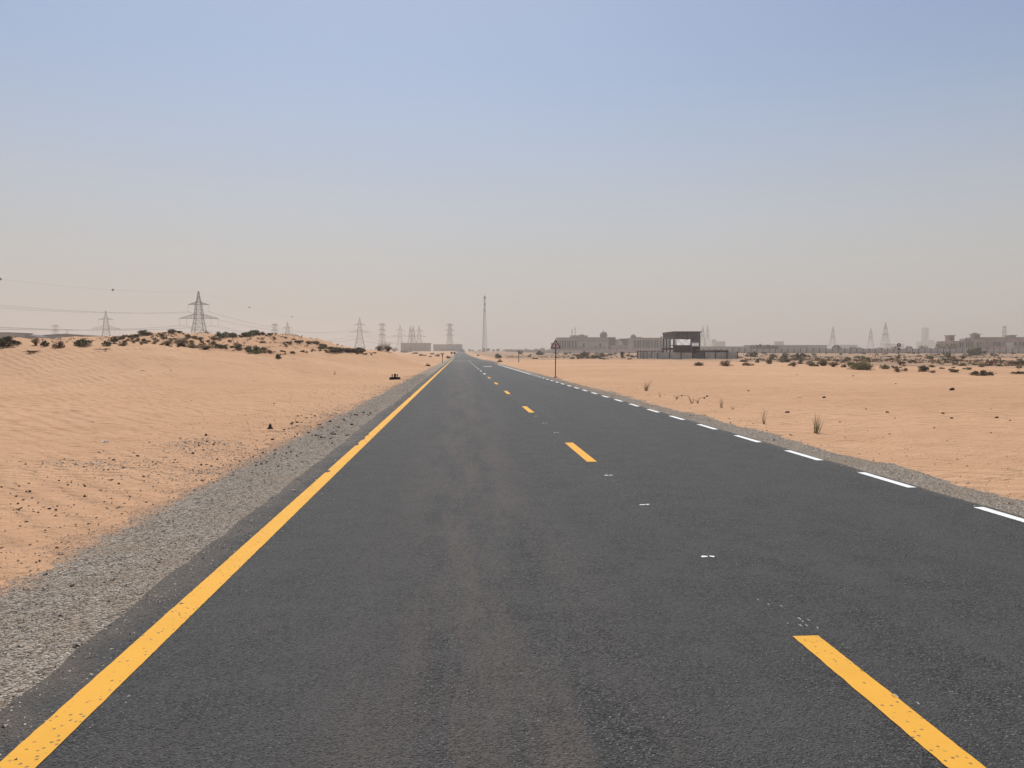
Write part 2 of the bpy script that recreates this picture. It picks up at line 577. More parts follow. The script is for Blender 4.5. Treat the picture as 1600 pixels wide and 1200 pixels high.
def axis(knots):
    out = [knots[0][0]]
    for (a, s0), (b, s1) in zip(knots[:-1], knots[1:]):
        x = a
        while True:
            t = (x - a) / (b - a)
            step = s0 * (s1 / s0) ** t
            x += step
            if x >= b - step * 0.4: break
            out.append(x)
        out.append(b)
    return np.array(out)


gx = np.concatenate([axis([(-5500, 700), (-300, 40), (-70, 1.6), (-28, 0.5), (-8, 0.16), (-4.2, 0.07), (-2.1, 0.07)]),
                     axis([(-1.9, 1.2), (5.3, 1.2)]),
                     axis([(5.5, 0.06), (7.6, 0.09), (14, 0.25), (60, 1.2), (300, 14), (5500, 700)])])
gy = axis([(-60, 12), (-4, 1.5), (1.5, 0.13), (16, 0.13), (40, 0.32), (110, 0.6), (220, 2.0), (420, 8), (1000, 45), (5500, 700)])
X, Y = np.meshgrid(gx, gy)
Z = ground(X, Y)
nx, ny = len(gx), len(gy)
co = np.stack([X, Y, Z], -1).reshape(-1, 3)
idx = np.arange(nx * ny).reshape(ny, nx)
fc = np.stack([idx[:-1, :-1], idx[:-1, 1:], idx[1:, 1:], idx[1:, :-1]], -1).reshape(-1, 4)


def np_mesh(name, co, fc, mat, smooth=True):
    me = bpy.data.meshes.new(name)
    k = fc.shape[1]
    me.vertices.add(len(co)); me.vertices.foreach_set('co', np.ascontiguousarray(co, np.float32).ravel())
    me.loops.add(len(fc) * k); me.loops.foreach_set('vertex_index', np.ascontiguousarray(fc, np.int32).ravel())
    me.polygons.add(len(fc)); me.polygons.foreach_set('loop_start', np.arange(0, len(fc) * k, k, dtype=np.int32))
    me.polygons.foreach_set('use_smooth', np.full(len(fc), smooth))
    me.materials.append(mat)
    me.update(calc_edges=True)
    me.validate()
    return me


sand = tag(link('sand_ground', np_mesh('sand_ground', co, fc, M['sand'])), 'pale orange desert sand with low dunes either side of the road', None, kind='structure')
print('terrain', nx, ny)

# ------------------------------------------------------------------ road and shoulders
def strip(name, xl, xr, ys, z, mat, parent=None, skirt=0.0):
    """sheet between two edge functions of y"""
    mb = MB()
    ys = list(ys)
    vs = []
    for y in ys:
        a, b = xl(y), xr(y)
        z_ = z + float(rise(y))
        vs += [(a, y, z_), (b, y, z_)]
    n = len(ys)
    fs = [(2 * i, 2 * i + 1, 2 * i + 3, 2 * i + 2) for i in range(n - 1)]
    if skirt:
        o = len(vs)
        for y in ys:
            a, b = xl(y), xr(y)
            z_ = z - skirt + float(rise(y))
            vs += [(a - skirt * 0.5, y, z_), (b + skirt * 0.5, y, z_)]
        for i in range(n - 1):
            fs.append((o + 2 * i, 2 * i, 2 * i + 2, o + 2 * i + 2))
            fs.append((2 * i + 1, o + 2 * i + 1, o + 2 * i + 3, 2 * i + 3))
    mb.add(vs, fs)
    return mb.build(name, mat, parent)


def en(y, s, f=1.3):
    return float(fbm(np.array([y * f]), np.array([s * 3.7]), s, 4)[0])


ry = axis([(-40, 4), (1.5, 0.12), (20, 0.15), (60, 0.6), (200, 4), (1400, 60)])
road = strip('road', lambda y: -2.12 + 0.05 * en(y, 31, 3.0) + 0.09 * en(y, 33, 0.3), lambda y: 5.56 + 0.05 * en(y, 32) + 0.06 * en(y, 35, 0.2) + (0 if not 120 < y < 185 else 7.0 * float(sstep(120, 158, y) * (1 - sstep(168, 185, y)))), ry, 0.0, M['asphalt'], None, 0.05)
tag(road, 'straight dark asphalt two-lane road running to the horizon', kind='structure')
gl = strip('gravel_shoulder', lambda y: -5.2, lambda y: -1.95, ry, -0.03, M['gravel'])
tag(gl, 'grey gravel shoulder along the left edge of the asphalt', kind='structure')
gr = strip('gravel_shoulder', lambda y: 5.4, lambda y: 8.0, ry, -0.03, M['gravel'])
tag(gr, 'grey gravel shoulder along the right edge of the asphalt', kind='structure')

# painted lines lie on the road
def notch(y):
    n = 0.0
    for c, w, a in ((10.6, 0.12, 0.055), (13.7, 0.20, 0.04), (14.6, 0.28, 0.045), (15.3, 0.14, 0.035), (28.6, 0.35, 0.04)):
        n = max(n, a * max(0.0, 1 - ((y - c) / w) ** 2))
    return n
ly = axis([(-10, 2), (2, 0.04), (16, 0.04), (40, 0.3), (300, 4)])
strip('edge_line', lambda y: -1.735 - 0.082 + 0.005 * en(y, 41, 31) + notch(y) * (0.9 + 0.6 * en(y, 44, 14)), lambda y: -1.735 + 0.082 + 0.005 * en(y, 42, 31), ly, 0.004, M['yellow'], road)
dash_me = {}
def dash(name, xc, w, y0, y1, mat, seed):
    ys = np.linspace(y0, y1, 60 if y0 < 12 else 10)
    strip(name, lambda y: xc - w / 2 + 0.004 * en(y, seed, 40), lambda y: xc + w / 2 + 0.004 * en(y, seed + 1, 40), ys, 0.004, mat, road)
k = 0
y = 4.21
while y < 170:
    dash('centre_dash', 1.973, 0.150, y - 2.45, y, M['yellow'] if y < 60 else M['white'], 50 + k)
    y += 9.52; k += 1
y = 7.66; k = 0
while y < 58:
    dash('edge_dash', 5.44, 0.115, y - 1.18, y, M['white'], 150 + k)
    y += 2.36; k += 1
dash('solid_edge_line', 5.44, 0.12, 58.4, 108, M['white'], 290)
dash('stop_bar', 3.45, 1.0, 93.0, 94.6, M['white'], 300)

def scrap(x, y, w, h, seed):
    r = random.Random(seed)
    pts = []
    for k in range(11):
        t = 2 * math.pi * k / 11
        pts.append((x + math.cos(t) * w / 2 * r.uniform(0.55, 1.2), y + math.sin(t) * h / 2 * r.uniform(0.5, 1.25)))
    MB().add([(a, b, 0.004) for a, b in pts], [tuple(range(11))]).build('paint_mark', M['white'], road)
for k in range(4):
    for j, d in enumerate((5.93, 8.03, 10.01)):
        yy = d + 9.58 * k
        if yy > 33: continue
        s = 1.0 if k == 0 else 0.8
        scrap(1.945, yy, 0.066 * s, 0.05, 400 + k * 10 + j)
        scrap(2.005, yy + 0.004, 0.062 * s, 0.045, 440 + k * 10 + j)
for k in range(16):
    r = random.Random(900 + k)
    scrap(1.973 + r.uniform(-0.02, 0.14), 4.25 + abs(r.gauss(0, 0.35)) if k < 12 else 4.15 - r.uniform(0, 0.9), r.uniform(.003, .007), r.uniform(.008, .05), 500 + k)
    if k >= 12:
        o = C.objects[-1]
        o.location.x += 0.075

# ------------------------------------------------------------------ more materials
M['steel'] = worn('galvanised_steel', (0.13, 0.13, 0.135), 0.6, 0.2, 0.6, (0.12, 0.11, 0.10), 0.2)
M['wire'] = worn('power_cable', (0.07, 0.07, 0.075), 0.6, 0.1)
M['porcelain'] = worn('porcelain', (0.12, 0.10, 0.095), 0.4, 0.2)
M['stone'] = worn('pale_stone_cladding', (0.43, 0.375, 0.33), 0.85, 0.14, 0.3, (0.22, 0.18, 0.15), 0.25)
M['stone_pink'] = worn('pink_stone_cladding', (0.42, 0.31, 0.265), 0.85, 0.15, 0.3, (0.22, 0.17, 0.14), 0.25)
M['trim'] = worn('cornice_stone', (0.33, 0.285, 0.25), 0.85, 0.12, 0.4)
M['pale'] = worn('white_render', (0.62, 0.58, 0.54), 0.85, 0.08, 0.4)
M['dome'] = worn('dome_tiles', (0.20, 0.18, 0.165), 0.7, 0.18, 0.5)
M['glass'] = worn('dark_glazing', (0.028, 0.028, 0.032), 0.25, 0.3, 0.8, (0.05, 0.045, 0.04), 0.3)
M['concrete'] = worn('raw_concrete', (0.20, 0.185, 0.165), 0.9, 0.22, 0.5)
M['concrete_dark'] = worn('dark_cladding', (0.145, 0.14, 0.138), 0.85, 0.3, 0.7, (0.16, 0.13, 0.11), 0.35)
M['brown_block'] = worn('brown_blockwork', (0.095, 0.07, 0.066), 0.9, 0.3, 0.8, (0.14, 0.10, 0.08), 0.35)
M['panel'] = worn('hoarding_sheet', (0.46, 0.46, 0.42), 0.6, 0.18, 0.7, (0.25, 0.19, 0.14), 0.4)
M['panel_dark'] = worn('dark_hoarding_sheet', (0.10, 0.115, 0.12), 0.6, 0.2, 0.7, (0.2, 0.16, 0.12), 0.3)
M['black'] = worn('blackened_steel', (0.014, 0.012, 0.011), 0.7, 0.3, 4, (0.07, 0.05, 0.04), 0.3)
M['post_brown'] = worn('rusty_post', (0.075, 0.045, 0.035), 0.7, 0.3, 4)
M['sign_red'] = worn('red_sign_sheet', (0.24, 0.018, 0.03), 0.5, 0.2, 6, (0.2, 0.14, 0.1), 0.15)
M['sign_white'] = worn('white_sign_sheet', (0.80, 0.76, 0.75), 0.5, 0.1, 6, (0.4, 0.3, 0.22), 0.3)
M['sign_black'] = worn('black_sign_print', (0.012, 0.011, 0.011), 0.5, 0.2, 6)
M['rock'] = worn('dark_stone', (0.055, 0.042, 0.034), 0.85, 0.4, 9, (0.2, 0.13, 0.08), 0.4)
M['rock_brown'] = worn('brown_stone', (0.12, 0.05, 0.03), 0.85, 0.35, 9, (0.3, 0.19, 0.12), 0.35)
M['scrap'] = worn('white_litter', (0.75, 0.72, 0.68), 0.7, 0.1, 9)
M['bare_twig'] = worn('bare_grey_twig', (0.24, 0.20, 0.165), 0.9, 0.25, 5)
M['wood'] = worn('dry_wood', (0.12, 0.078, 0.052), 0.9, 0.35, 8)
M['grey_wall'] = worn('grey_cladding', (0.26, 0.245, 0.235), 0.85, 0.12, 0.2, (0.16, 0.14, 0.13), 0.2)
M['roof_dark'] = worn('dark_roof', (0.07, 0.065, 0.065), 0.85, 0.2, 0.3)
M['wall_panel'] = worn('precast_panel', (0.56, 0.50, 0.45), 0.9, 0.14, 0.5, (0.35, 0.24, 0.17), 0.4)
M['leaf_green'] = make_leaf('leaf_green', (0.072, 0.080, 0.046), (0.135, 0.138, 0.082))
M['leaf_olive'] = make_leaf('leaf_olive', (0.125, 0.105, 0.062), (0.21, 0.175, 0.105))
M['leaf_dry'] = make_leaf('leaf_dry', (0.24, 0.175, 0.11), (0.37, 0.28, 0.18))
M['leaf_dark'] = make_leaf('leaf_dark', (0.088, 0.076, 0.050), (0.155, 0.130, 0.086))
M['leaf_brown'] = make_leaf('leaf_brown', (0.12, 0.072, 0.048), (0.20, 0.125, 0.08))
M['grass'] = make_leaf('grass_blade', (0.24, 0.215, 0.115), (0.42, 0.365, 0.22))
M['twig'] = make_leaf('twig', (0.13, 0.095, 0.068), (0.22, 0.165, 0.12))


def make_bright_sheet():  # translucent white standing in for brightness seen through the house openings
    t = NT('bright_sheeting')
    t.out((0.80, 0.78, 0.80), 0.8)
    tr = t.node('ShaderNodeBsdfTranslucent')
    tr.inputs['Color'].default_value = (0.88, 0.86, 0.88, 1)
    mx = t.node('ShaderNodeMixShader')
    mx.inputs[0].default_value = 0.6
    t.l.new(t.b.outputs[0], mx.inputs[1]); t.l.new(tr.outputs[0], mx.inputs[2])
    t.l.new(mx.outputs[0], t.n['Material Output'].inputs['Surface'])
    return t.m
M['bright_sheet'] = make_bright_sheet()

# ------------------------------------------------------------------ dark house on the right, with its hoarding
class Site:
    """a frame facing the camera axis: u(px), v(row) give metres on the front plane at depth d"""
    def __init__(self, px, d, z=None):
        self.px, self.d, self.s = px, d, d / F_PX
        p = on_ground(px, d)
        self.o = Vector((p.x, p.y, p.z if z is None else z))

    def u(self, px): return (px - self.px) * self.s
    def v(self, y): return zrow(y, self.d) - self.o.z


st = Site(1066, 178)
house = thing('unfinished_house', 'dark unfinished house with flat roof behind the grey hoarding', 'house', st.o, -YAW)
xl, xr = st.u(1051.7), st.u(1094)
zt, zb = st.v(519.4), st.v(528.6)
dep = 12.5
mb = MB()
mb.box(xl - 0.12, xr + 0.25, -0.3, 0.5, zt + 0.003, zt + 0.24).box(xl - 0.12, xr + 0.25, dep - 0.5, dep + 0.2, zt + 0.003, zt + 0.24).box(xl - 0.12, xl + 0.5, 0.502, dep - 0.502, zt + 0.003, zt + 0.24).box(xr - 0.4, xr + 0.25, 0.502, dep - 0.502, zt + 0.003, zt + 0.24)
mb.build('roof_edge', M['concrete_dark'], house)  # roof left open inside this rim so sun backlights the added sheets
mb = MB()
mb.box(xl, xr, 0.0, 0.25, zb, zt).box(xl, xl + 0.25, 0.253, dep - 0.253, zb, zt).box(xr - 0.25, xr, 0.253, dep - 0.253, zb, zt).box(xl, xr, dep - 0.25, dep, zb, zt)
mb.build('parapet_band', M['concrete_dark'], house)
for k in range(1, 6):
    x = xl + (xr - xl) * k / 6
    MB().box(x - 0.03, x + 0.03, -0.03, 0.0, zb, zt).build('panel_joint', M['black'], house)
z1, z0 = st.v(540.4), -0.6
MB().box(xl + 0.25, st.u(1080), 0.03, 0.25, z0, z1).build('front_wall', M['brown_block'], house)
MB().box(xl - 0.55, st.u(1080), -0.05, 0.3, z1 + 0.002, z1 + 0.16).build('floor_edge', M['black'], house)
MB().box(xl - 0.55, xl + 0.9, 0.31, dep - 1, st.v(546.2), st.v(543.3)).build('floor_slab', M['black'], house)
for x in (xl + 0.12, st.u(1079.6), xr - 0.15):
    MB().box(x - 0.14, x + 0.14, 0.005, 0.28, z0, zb - 0.003).build('column', M['concrete_dark'], house)
for yy in (4.2, 8.4, dep - 0.4):
    MB().box(xl + 0.02, xl + 0.26, yy, yy + 0.28, z0, zb - 0.003).build('column', M['concrete_dark'], house)
    MB().box(xr - 0.28, xr - 0.02, yy, yy + 0.28, z0, zb - 0.003).build('column', M['concrete_dark'], house)
MB().box(st.u(1081), xr - 0.29, 0.06, 0.25, st.v(535.4), zb - 0.003).build('lintel_wall', M['concrete_dark'], house)
MB().box(st.u(1082.7), xr - 0.295, 0.30, 0.42, z0, st.v(541.6)).build('dark_doorway', M['black'], house)  # black panel standing for the dark doorway
MB().box(xr - 0.22, xr - 0.05, 0.30, dep - 0.5, z0, st.v(541.2)).build('side_wall', M['brown_block'], house)
MB().box(st.u(1081), st.u(1082.6), 0.05, 0.25, z0, st.v(541.5)).build('door_jamb', M['brown_block'], house)
MB().box(st.u(1081), xr - 0.3, 0.04, 0.26, st.v(541.5), st.v(540.2)).build('door_head', M['pale'], house)
# translucent sheet added in place of bright view through the opening, billowing, ragged top
mb = MB(); n, m = 26, 7
vs_ = []
for i in range(n + 1):
    for j in range(m + 1):
        a = i / n; b = j / m
        top = st.v(530.2) - 0.10 * abs(math.sin(a * 17)) - 0.06 * rng.random()
        z = z1 + 0.17 + (top - z1 - 0.17) * b
        vs_.append((st.u(1053) + (st.u(1078.6) - st.u(1053)) * a, 0.16 + 0.10 * math.sin(a * 14 + b * 2) * math.sin(b * 3.1), z))
mb.add(vs_, [(i * (m + 1) + j, (i + 1) * (m + 1) + j, (i + 1) * (m + 1) + j + 1, i * (m + 1) + j + 1) for i in range(n) for j in range(m)], True)
mb.build('bright_opening_sheet', M['bright_sheet'], house)
MB().box(st.u(1081.2), st.u(1091.6), 0.15, 0.17, st.v(540.0), st.v(535.6)).build('bright_opening_sheet', M['bright_sheet'], house)  # added sheet in place of the bright small opening

fence_pts = [(996, 172), (1001, 170.6), (1005, 169.6), (1011, 168.2), (1017.7, 166.8), (1026.8, 165), (1045.6, 165), (1064, 165), (1082, 165), (1100.7, 165), (1117.7, 165), (1135.7, 165), (1152, 165)]
hoard = thing('site_hoarding', 'grey sheet hoarding with one dark panel around the dark house', 'fence', on_ground(1080, 165), 0)
fp = [on_ground(px, d) - hoard.location for px, d in fence_pts]
for k, p in enumerate(fp):
    MB().box(p.x - 0.07, p.x + 0.07, p.y - 0.1, p.y + 0.02, p.z - 0.2, p.z + 1.62).build('post', M['black'], hoard)
for k, (a, b) in enumerate(zip(fp[:-1], fp[1:])):
    t_ = (b - a).normalized(); nrm = Vector((-t_.y, t_.x, 0)) * 0.02
    mb = MB()
    a2, b2 = a + t_ * 0.09, b - t_ * 0.09
    h = 1.5 + rng.uniform(-0.05, 0.06)
    n = 11                                # corrugated sheet
    vs_ = []
    for i in range(n + 1):
        q = a2.lerp(b2, i / n) + nrm * (1 if i % 2 else -1)
        vs_ += [(q.x, q.y, q.z - 0.1), (q.x, q.y, q.z + h)]
    mb.add(vs_, [(2 * i, 2 * i + 2, 2 * i + 3, 2 * i + 1) for i in range(n)])
    o = mb.build('sheet_panel', M['panel_dark'] if k == 8 else M['panel'], hoard)
    if k == 8: o['label'] = 'dark blue-grey sheet panel'

st2 = Site(1117, 174)
shed = thing('site_shed', 'low brown blockwork store right of the dark house', 'shed', st2.o, -YAW)
MB().box(st2.u(1095.5), st2.u(1124), 0, 4, -0.4, st2.v(547.6)).build('wall', M['brown_block'], shed)
MB().box(st2.u(1095), st2.u(1124.3), -0.2, 4.2, st2.v(547.6) + 0.003, st2.v(546.5)).build('roof', M['panel'], shed)
st2 = Site(1131, 173)
tank = thing('storage_container', 'low dark green container at the right end of the hoarding', 'container', st2.o, -YAW)
MB().box(st2.u(1125), st2.u(1138), 0, 2.4, -0.3, st2.v(547.2)).build('body', M['leaf_dark'], tank)
for k in range(7):
    x = st2.u(1125) + (k + 0.5) * (st2.u(1138) - st2.u(1125)) / 7
    MB().box(x - 0.05, x + 0.05, -0.05, 0.0, -0.3, st2.v(547.5)).build('rib', M['leaf_dark'], tank)
st2 = Site(1016, 176)
shed = thing('site_shelter', 'low flat dark shelter left of the dark house', 'shelter', st2.o, -YAW)
MB().box(st2.u(998), st2.u(1036), 0, 3.5, st2.v(549.2), st2.v(547.9)).build('roof', M['roof_dark'], shed)
for px in (999, 1011, 1023, 1035):
    for yy in (0.2, 3.2):
        MB().box(st2.u(px) - 0.06, st2.u(px) + 0.06, yy, yy + 0.12, -0.3, st2.v(549.2) - 0.002).build('post', M['post_brown'], shed)

# ------------------------------------------------------------------ long precast wall across the plain
wall_path = [(1660, 385), (1300, 392), (1050, 420), (930, 500), (850, 620), (790, 800)]
lw = thing('boundary_wall', 'long pale panel wall with dark posts across the far plain', 'wall', on_ground(1300, 392), 0)
pts = [at(a, b) for a, b in wall_path]
poss = []
carry = 0.0
for a, b in zip(pts[:-1], pts[1:]):
    L = (b - a).length; t_ = carry
    while t_ < L:
        poss.append(a.lerp(b, t_ / L)); t_ += 3.05
    carry = t_ - L
post_me = MB().box(-0.13, 0.13, -0.16, 0.10, -0.5, 2.6).mesh('post', M['post_brown'])
zs = [gz(p.x, p.y) for p in poss]
for p, z in zip(poss, zs):
    link('post', post_me, lw, Vector((p.x, p.y, z)) - lw.location)
panel_me = MB().box(0.14, 2.91, -0.05, 0.05, -0.5, 2.3).mesh('panel', M['wall_panel'])
for a, b, z in zip(poss[:-1], poss[1:], zs):
    o = link('panel', panel_me, lw, Vector((a.x, a.y, z)) - lw.location)
    o.rotation_euler.z = math.atan2(b.y - a.y, b.x - a.x)

# ------------------------------------------------------------------ palace-like buildings behind the wall
def rect(site, p0, p1, y0, y1, f, b, name, mat, parent, zpad=None):
    """block between columns p0..p1 and rows y0 (top)..y1 (bottom), from f metres in front to b behind the site plane"""
    zbot = -0.6 if y1 is None else site.v(y1)
    return MB().box(site.u(p0), site.u(p1), -f, b, zbot, site.v(y0)).build(name, mat, parent)


def arch_window(site, p0, p1, y0, y1, f, parent, mat='glass', round_top=True):
    """recessed dark pane with a raised stone surround"""
    a, b = site.u(p0), site.u(p1)
    t_, z = site.v(y0), site.v(y1)
    r = (b - a) / 2
    poly = [(a, z), (b, z)]
    if round_top:
        poly += [((a + b) / 2 + r * math.cos(k * math.pi / 8), t_ - r + r * math.sin(k * math.pi / 8)) for k in range(9)]
    else:
        poly += [(b, t_), (a, t_)]
    w = MB().prism(poly, -f - 0.02, -f + 0.003).build('window', M[mat], parent)
    fr = MB()
    for q in (a - 0.10, b):
        fr.box(q, q + 0.10, -f - 0.16, -f - 0.004, z, t_)
    fr.box(a - 0.25, b + 0.25, -f - 0.2, -f - 0.003, z - 0.2, z)
    fr.box(a - 0.2, b + 0.2, -f - 0.17, -f - 0.005, t_ + 0.002, t_ + 0.2)
    fr.build('frame', M['stone'], w)
    return w


def dome(site, px, ybase, ytop, rad_px, parent, y=6.0, mat='dome', fin=True):
    r = rad_px * site.s
    zb_, zt_ = site.v(ybase), site.v(ytop)
    hh = zt_ - zb_
    prof = [(r * 0.92, -0.8), (r * 0.92, hh * 0.18), (r, hh * 0.20), (r * 1.02, hh * 0.32)]
    prof += [(r * 1.0 * math.cos(k * math.pi / 18), hh * 0.35 + hh * 0.65 * math.sin(k * math.pi / 18)) for k in range(1, 10)]
    prof[-1] = (0.05, hh)
    d_ = MB().lathe(prof, 20, (site.u(px), y, zb_)).build('dome', M[mat], parent)
    if fin:
        MB().lathe([(0.12, 0), (0.09, 0.5), (0.28, 0.7), (0.28, 0.9), (0.07, 1.1), (0.04, 2.2)], 8, (site.u(px), y, zt_)).build('finial', M[mat], d_)
    return d_


A = Site(920, 650, 1.2)
pal = thing('domed_palace', 'pale domed building with flat wings behind the warning sign', 'building', A.o, -YAW)
rect(A, 871, 902, 528.4, None, 0, 18, 'wall', M['stone'], pal)
rect(A, 869.8, 902, 527.4, 528.7, 0.5, 18.5, 'cornice', M['trim'], pal)
rect(A, 861.5, 870.9, 535.5, None, 0, 10, 'wall', M['stone'], pal)
rect(A, 890.5, 951, 528.2, None, -4, 26, 'wall', M['stone'], pal)
rect(A, 889.6, 952, 526.9, 528.6, -3.4, 26.5, 'cornice', M['trim'], pal)
rect(A, 901.8, 950.4, 533.2, None, 1.2, 3.9, 'front_wing', M['stone'], pal)
rect(A, 901, 951, 531.9, 533.4, 1.8, 3.8, 'cornice', M['trim'], pal)
rect(A, 893.6, 919.5, 524.4, 527.2, -9, 20, 'roof_drum', M['stone'], pal)
rect(A, 893, 920.2, 523.8, 524.6, -8.6, 20.5, 'cornice', M['trim'], pal)
dome(A, 911, 524, 521.6, 4.2, pal, 14, fin=False)
dome(A, 945, 527.2, 517.2, 6.0, pal, 10)
for p0, p1 in ((874, 876.3), (878, 880.6), (881.8, 884.2), (886.3, 888.4), (889.2, 891.2), (893.8, 896.2), (898.2, 900.8)):
    arch_window(A, p0, p1, 532, 543.8, 0.0, pal)
for px in (872.2, 877.1, 885.2, 892.4, 897.2):
    rect(A, px - 0.45, px + 0.45, 529.2, None, 0.35, 0.0, 'pilaster', M['stone'], pal)
for p0, p1, y0, y1 in ((910, 913, 536.4, 543.4), (936.2, 939.2, 536.4, 543.4), (904.8, 908, 541.6, 543.2), (928.8, 932, 541.6, 543.2), (942.3, 945.4, 541.6, 543.2)):
    arch_window(A, p0, p1, y0, y1, 1.2, pal, round_top=y0 < 540)

B = Site(968, 670, 1.2)
gate = thing('gate_court', 'recessed court with small white domed gate between the two palace wings', 'gatehouse', B.o, -YAW)
rect(B, 952.5, 963.5, 527.4, None, -8, 22, 'wall', M['roof_dark'], gate)
rect(B, 952, 964, 526.6, 527.6, -7.6, 22.4, 'cornice', M['trim'], gate)
rect(B, 954.5, 960.3, 530.3, 540, -7.9, 8.2, 'window', M['glass'], gate)
rect(B, 972.5, 985.5, 528.6, None, -14, 26, 'wall', M['roof_dark'], gate)
rect(B, 964, 972.4, 530, None, -10, 18, 'wall', M['stone'], gate)
rect(B, 954, 986, 539.4, None, 0, 0.5, 'court_wall', M['stone'], gate)
poly = [(B.u(965.5), B.v(539)), (B.u(973.6), B.v(539)), (B.u(973.6), B.v(537.4))]
poly += [(B.u(969.5) + B.u(968 + 3.6) * math.cos(k * math.pi / 10), B.v(537.4) + (B.v(533.2) - B.v(537.4)) * math.sin(k * math.pi / 10)) for k in range(0, 11)]
poly += [(B.u(965.5), B.v(537.4))]
MB().prism(poly, -0.3, 0.9).build('gate_arch', M['pale'], gate)

D = Site(1013, 655, 1.2)
wing = thing('colonnaded_building', 'long pale building with tall dark window bays left of the dark house', 'building', D.o, -YAW)
rect(D, 986, 1048, 529.2, None, 0, 20, 'wall', M['stone'], wing)
rect(D, 985, 1049, 527.8, 529.5, 0.6, 20.6, 'cornice', M['trim'], wing)
dome(D, 991.2, 528, 522.0, 4.2, wing, 7, fin=False)
rect(D, 996, 1004.5, 526.4, 528, -5, 12, 'roof_drum', M['stone'], wing)
dome(D, 1034, 528, 525.2, 1.4, wing, 3, fin=False)
for p0, p1 in ((990, 992), (992.4, 994), (995.6, 998.2), (999, 1001.4), (1004, 1006.6), (1008, 1010.4), (1011, 1013.4), (1014, 1016), (1017.6, 1020), (1022, 1024.6), (1025.4, 1028), (1031, 1033.4), (1035.6, 1037.8), (1040.2, 1042.6), (1044, 1046.4)):
    arch_window(D, p0, p1, 531.4, 543, 0.0, wing)
for px in (988.2, 994.8, 1002.6, 1007.3, 1016.8, 1020.9, 1029.4, 1034.5, 1039):
    rect(D, px - 0.4, px + 0.4, 529.9, None, 0.4, 0.0, 'pilaster', M['stone'], wing)

V = Site(1550, 520, 1.3)
villa = thing('wind_tower_villa', 'pinkish walled villa with two wind towers at the right edge', 'building', V.o, -YAW)
rect(V, 1480.5, 1519.5, 533.5, None, 0, 14, 'wall', M['stone_pink'], villa)
rect(V, 1479.8, 1519.3, 532.9, 533.7, 0.4, 14.4, 'cornice', M['trim'], villa)
for p0, p1, t0, cap in ((1480.4, 1489.2, 524.6, 1.2), (1519.6, 1528.8, 522.6, 1.8)):
    w = rect(V, p0, p1, t0, None, 0.8, 3.6, 'wind_tower', M['stone_pink'], villa)
    MB().box(V.u(p0 - cap), V.u(p1 + cap), -1.5, 4.3, V.v(t0) + 0.003, V.v(t0 - 0.9)).build('cap', M['trim'], w)
    for q in (0.22, 0.5, 0.78):
        px = p0 + (p1 - p0) * q
        MB().box(V.u(px - 0.8), V.u(px + 0.8), -0.84, -0.797, V.v(t0 + 7.5), V.v(t0 + 1.3)).build('louvre_slot', M['glass'], w)
rect(V, 1521.5, 1526.6, 520.0, 521.5, -0.8, 2.6, 'roof_box', M['trim'], villa)
rect(V, 1510, 1519.3, 529.0, 533, -3, 9, 'roof_room', M['stone_pink'], villa)
rect(V, 1529, 1660, 527.6, None, -0.6, 16, 'wall', M['stone_pink'], villa)
rect(V, 1528.9, 1661, 526.8, 527.9, -0.3, 16.4, 'cornice', M['trim'], villa)
rect(V, 1581.5, 1590.5, 524.2, 526.9, -3, 8, 'roof_room', M['stone_pink'], villa)
rect(V, 1579.8, 1592.2, 523.3, 524.3, -2.4, 8.6, 'roof_cap', M['stone_pink'], villa)
for p0, p1 in ((1498.4, 1501.0), (1502.2, 1504.6), (1508.6, 1510.6), (1511.4, 1513.2), (1514.2, 1516), (1516.8, 1518.8)):
    arch_window(V, p0, p1, 534.8, 542, 0.0, villa)
for p0, p1, y0, y1 in ((1529.4, 1532.8, 535.0, 538.5), (1542.3, 1544, 534.6, 536.4), (1552, 1555, 533.8, 539.6), (1556.2, 1559, 533.8, 539.6), (1560.2, 1563, 533.8, 539.6), (1584.6, 1588.6, 534, 540), (1591.6, 1595.2, 534, 540), (1597.4, 1601, 534, 540), (1606, 1610, 534, 540), (1616, 1620, 534, 540)):
    arch_window(V, p0, p1, y0, y1, -0.6, villa)
for p0, p1 in ((1524, 1527.4),):
    arch_window(V, p0, p1, 535, 542, 0.8, villa)
rect(V, 1569.5, 1582, 534.6, None, 0.5, -0.6, 'gate_portal', M['pale'], villa)
rect(V, 1573.4, 1577.6, 537.4, None, 0.53, -0.497, 'gate', M['trim'], villa)
rect(V, 1541.5, 1568, 541.0, None, 3, -2.6, 'garden_wall', M['stone_pink'], villa)

# plain distant blocks
def block(name, label, px0, px1, ytop, d, depth, mat, roof=None, z=0.8, group=None, bays=0, ysill=None):
    s_ = Site((px0 + px1) / 2, d, z)
    t_ = thing(name, label, 'building', s_.o, -YAW, group)
    rect(s_, px0, px1, ytop, None, 0, depth, 'wall', mat, t_)
    if roof:
        MB().box(s_.u(px0) - 0.6, s_.u(px1) + 0.6, -0.7, depth + 0.7, s_.v(ytop) + 0.004, s_.v(ytop) + max(0.5, 0.8 * s_.s)).build('roof', M[roof], t_)
    for k in range(bays):
        a = px0 + (px1 - px0) * (k + 0.25) / bays; b = px0 + (px1 - px0) * (k + 0.75) / bays
        MB().box(s_.u(a), s_.u(b), -0.05, 0.003, s_.v(ysill[1]), s_.v(ysill[0])).build('window', M['glass'], t_)
    return t_, s_


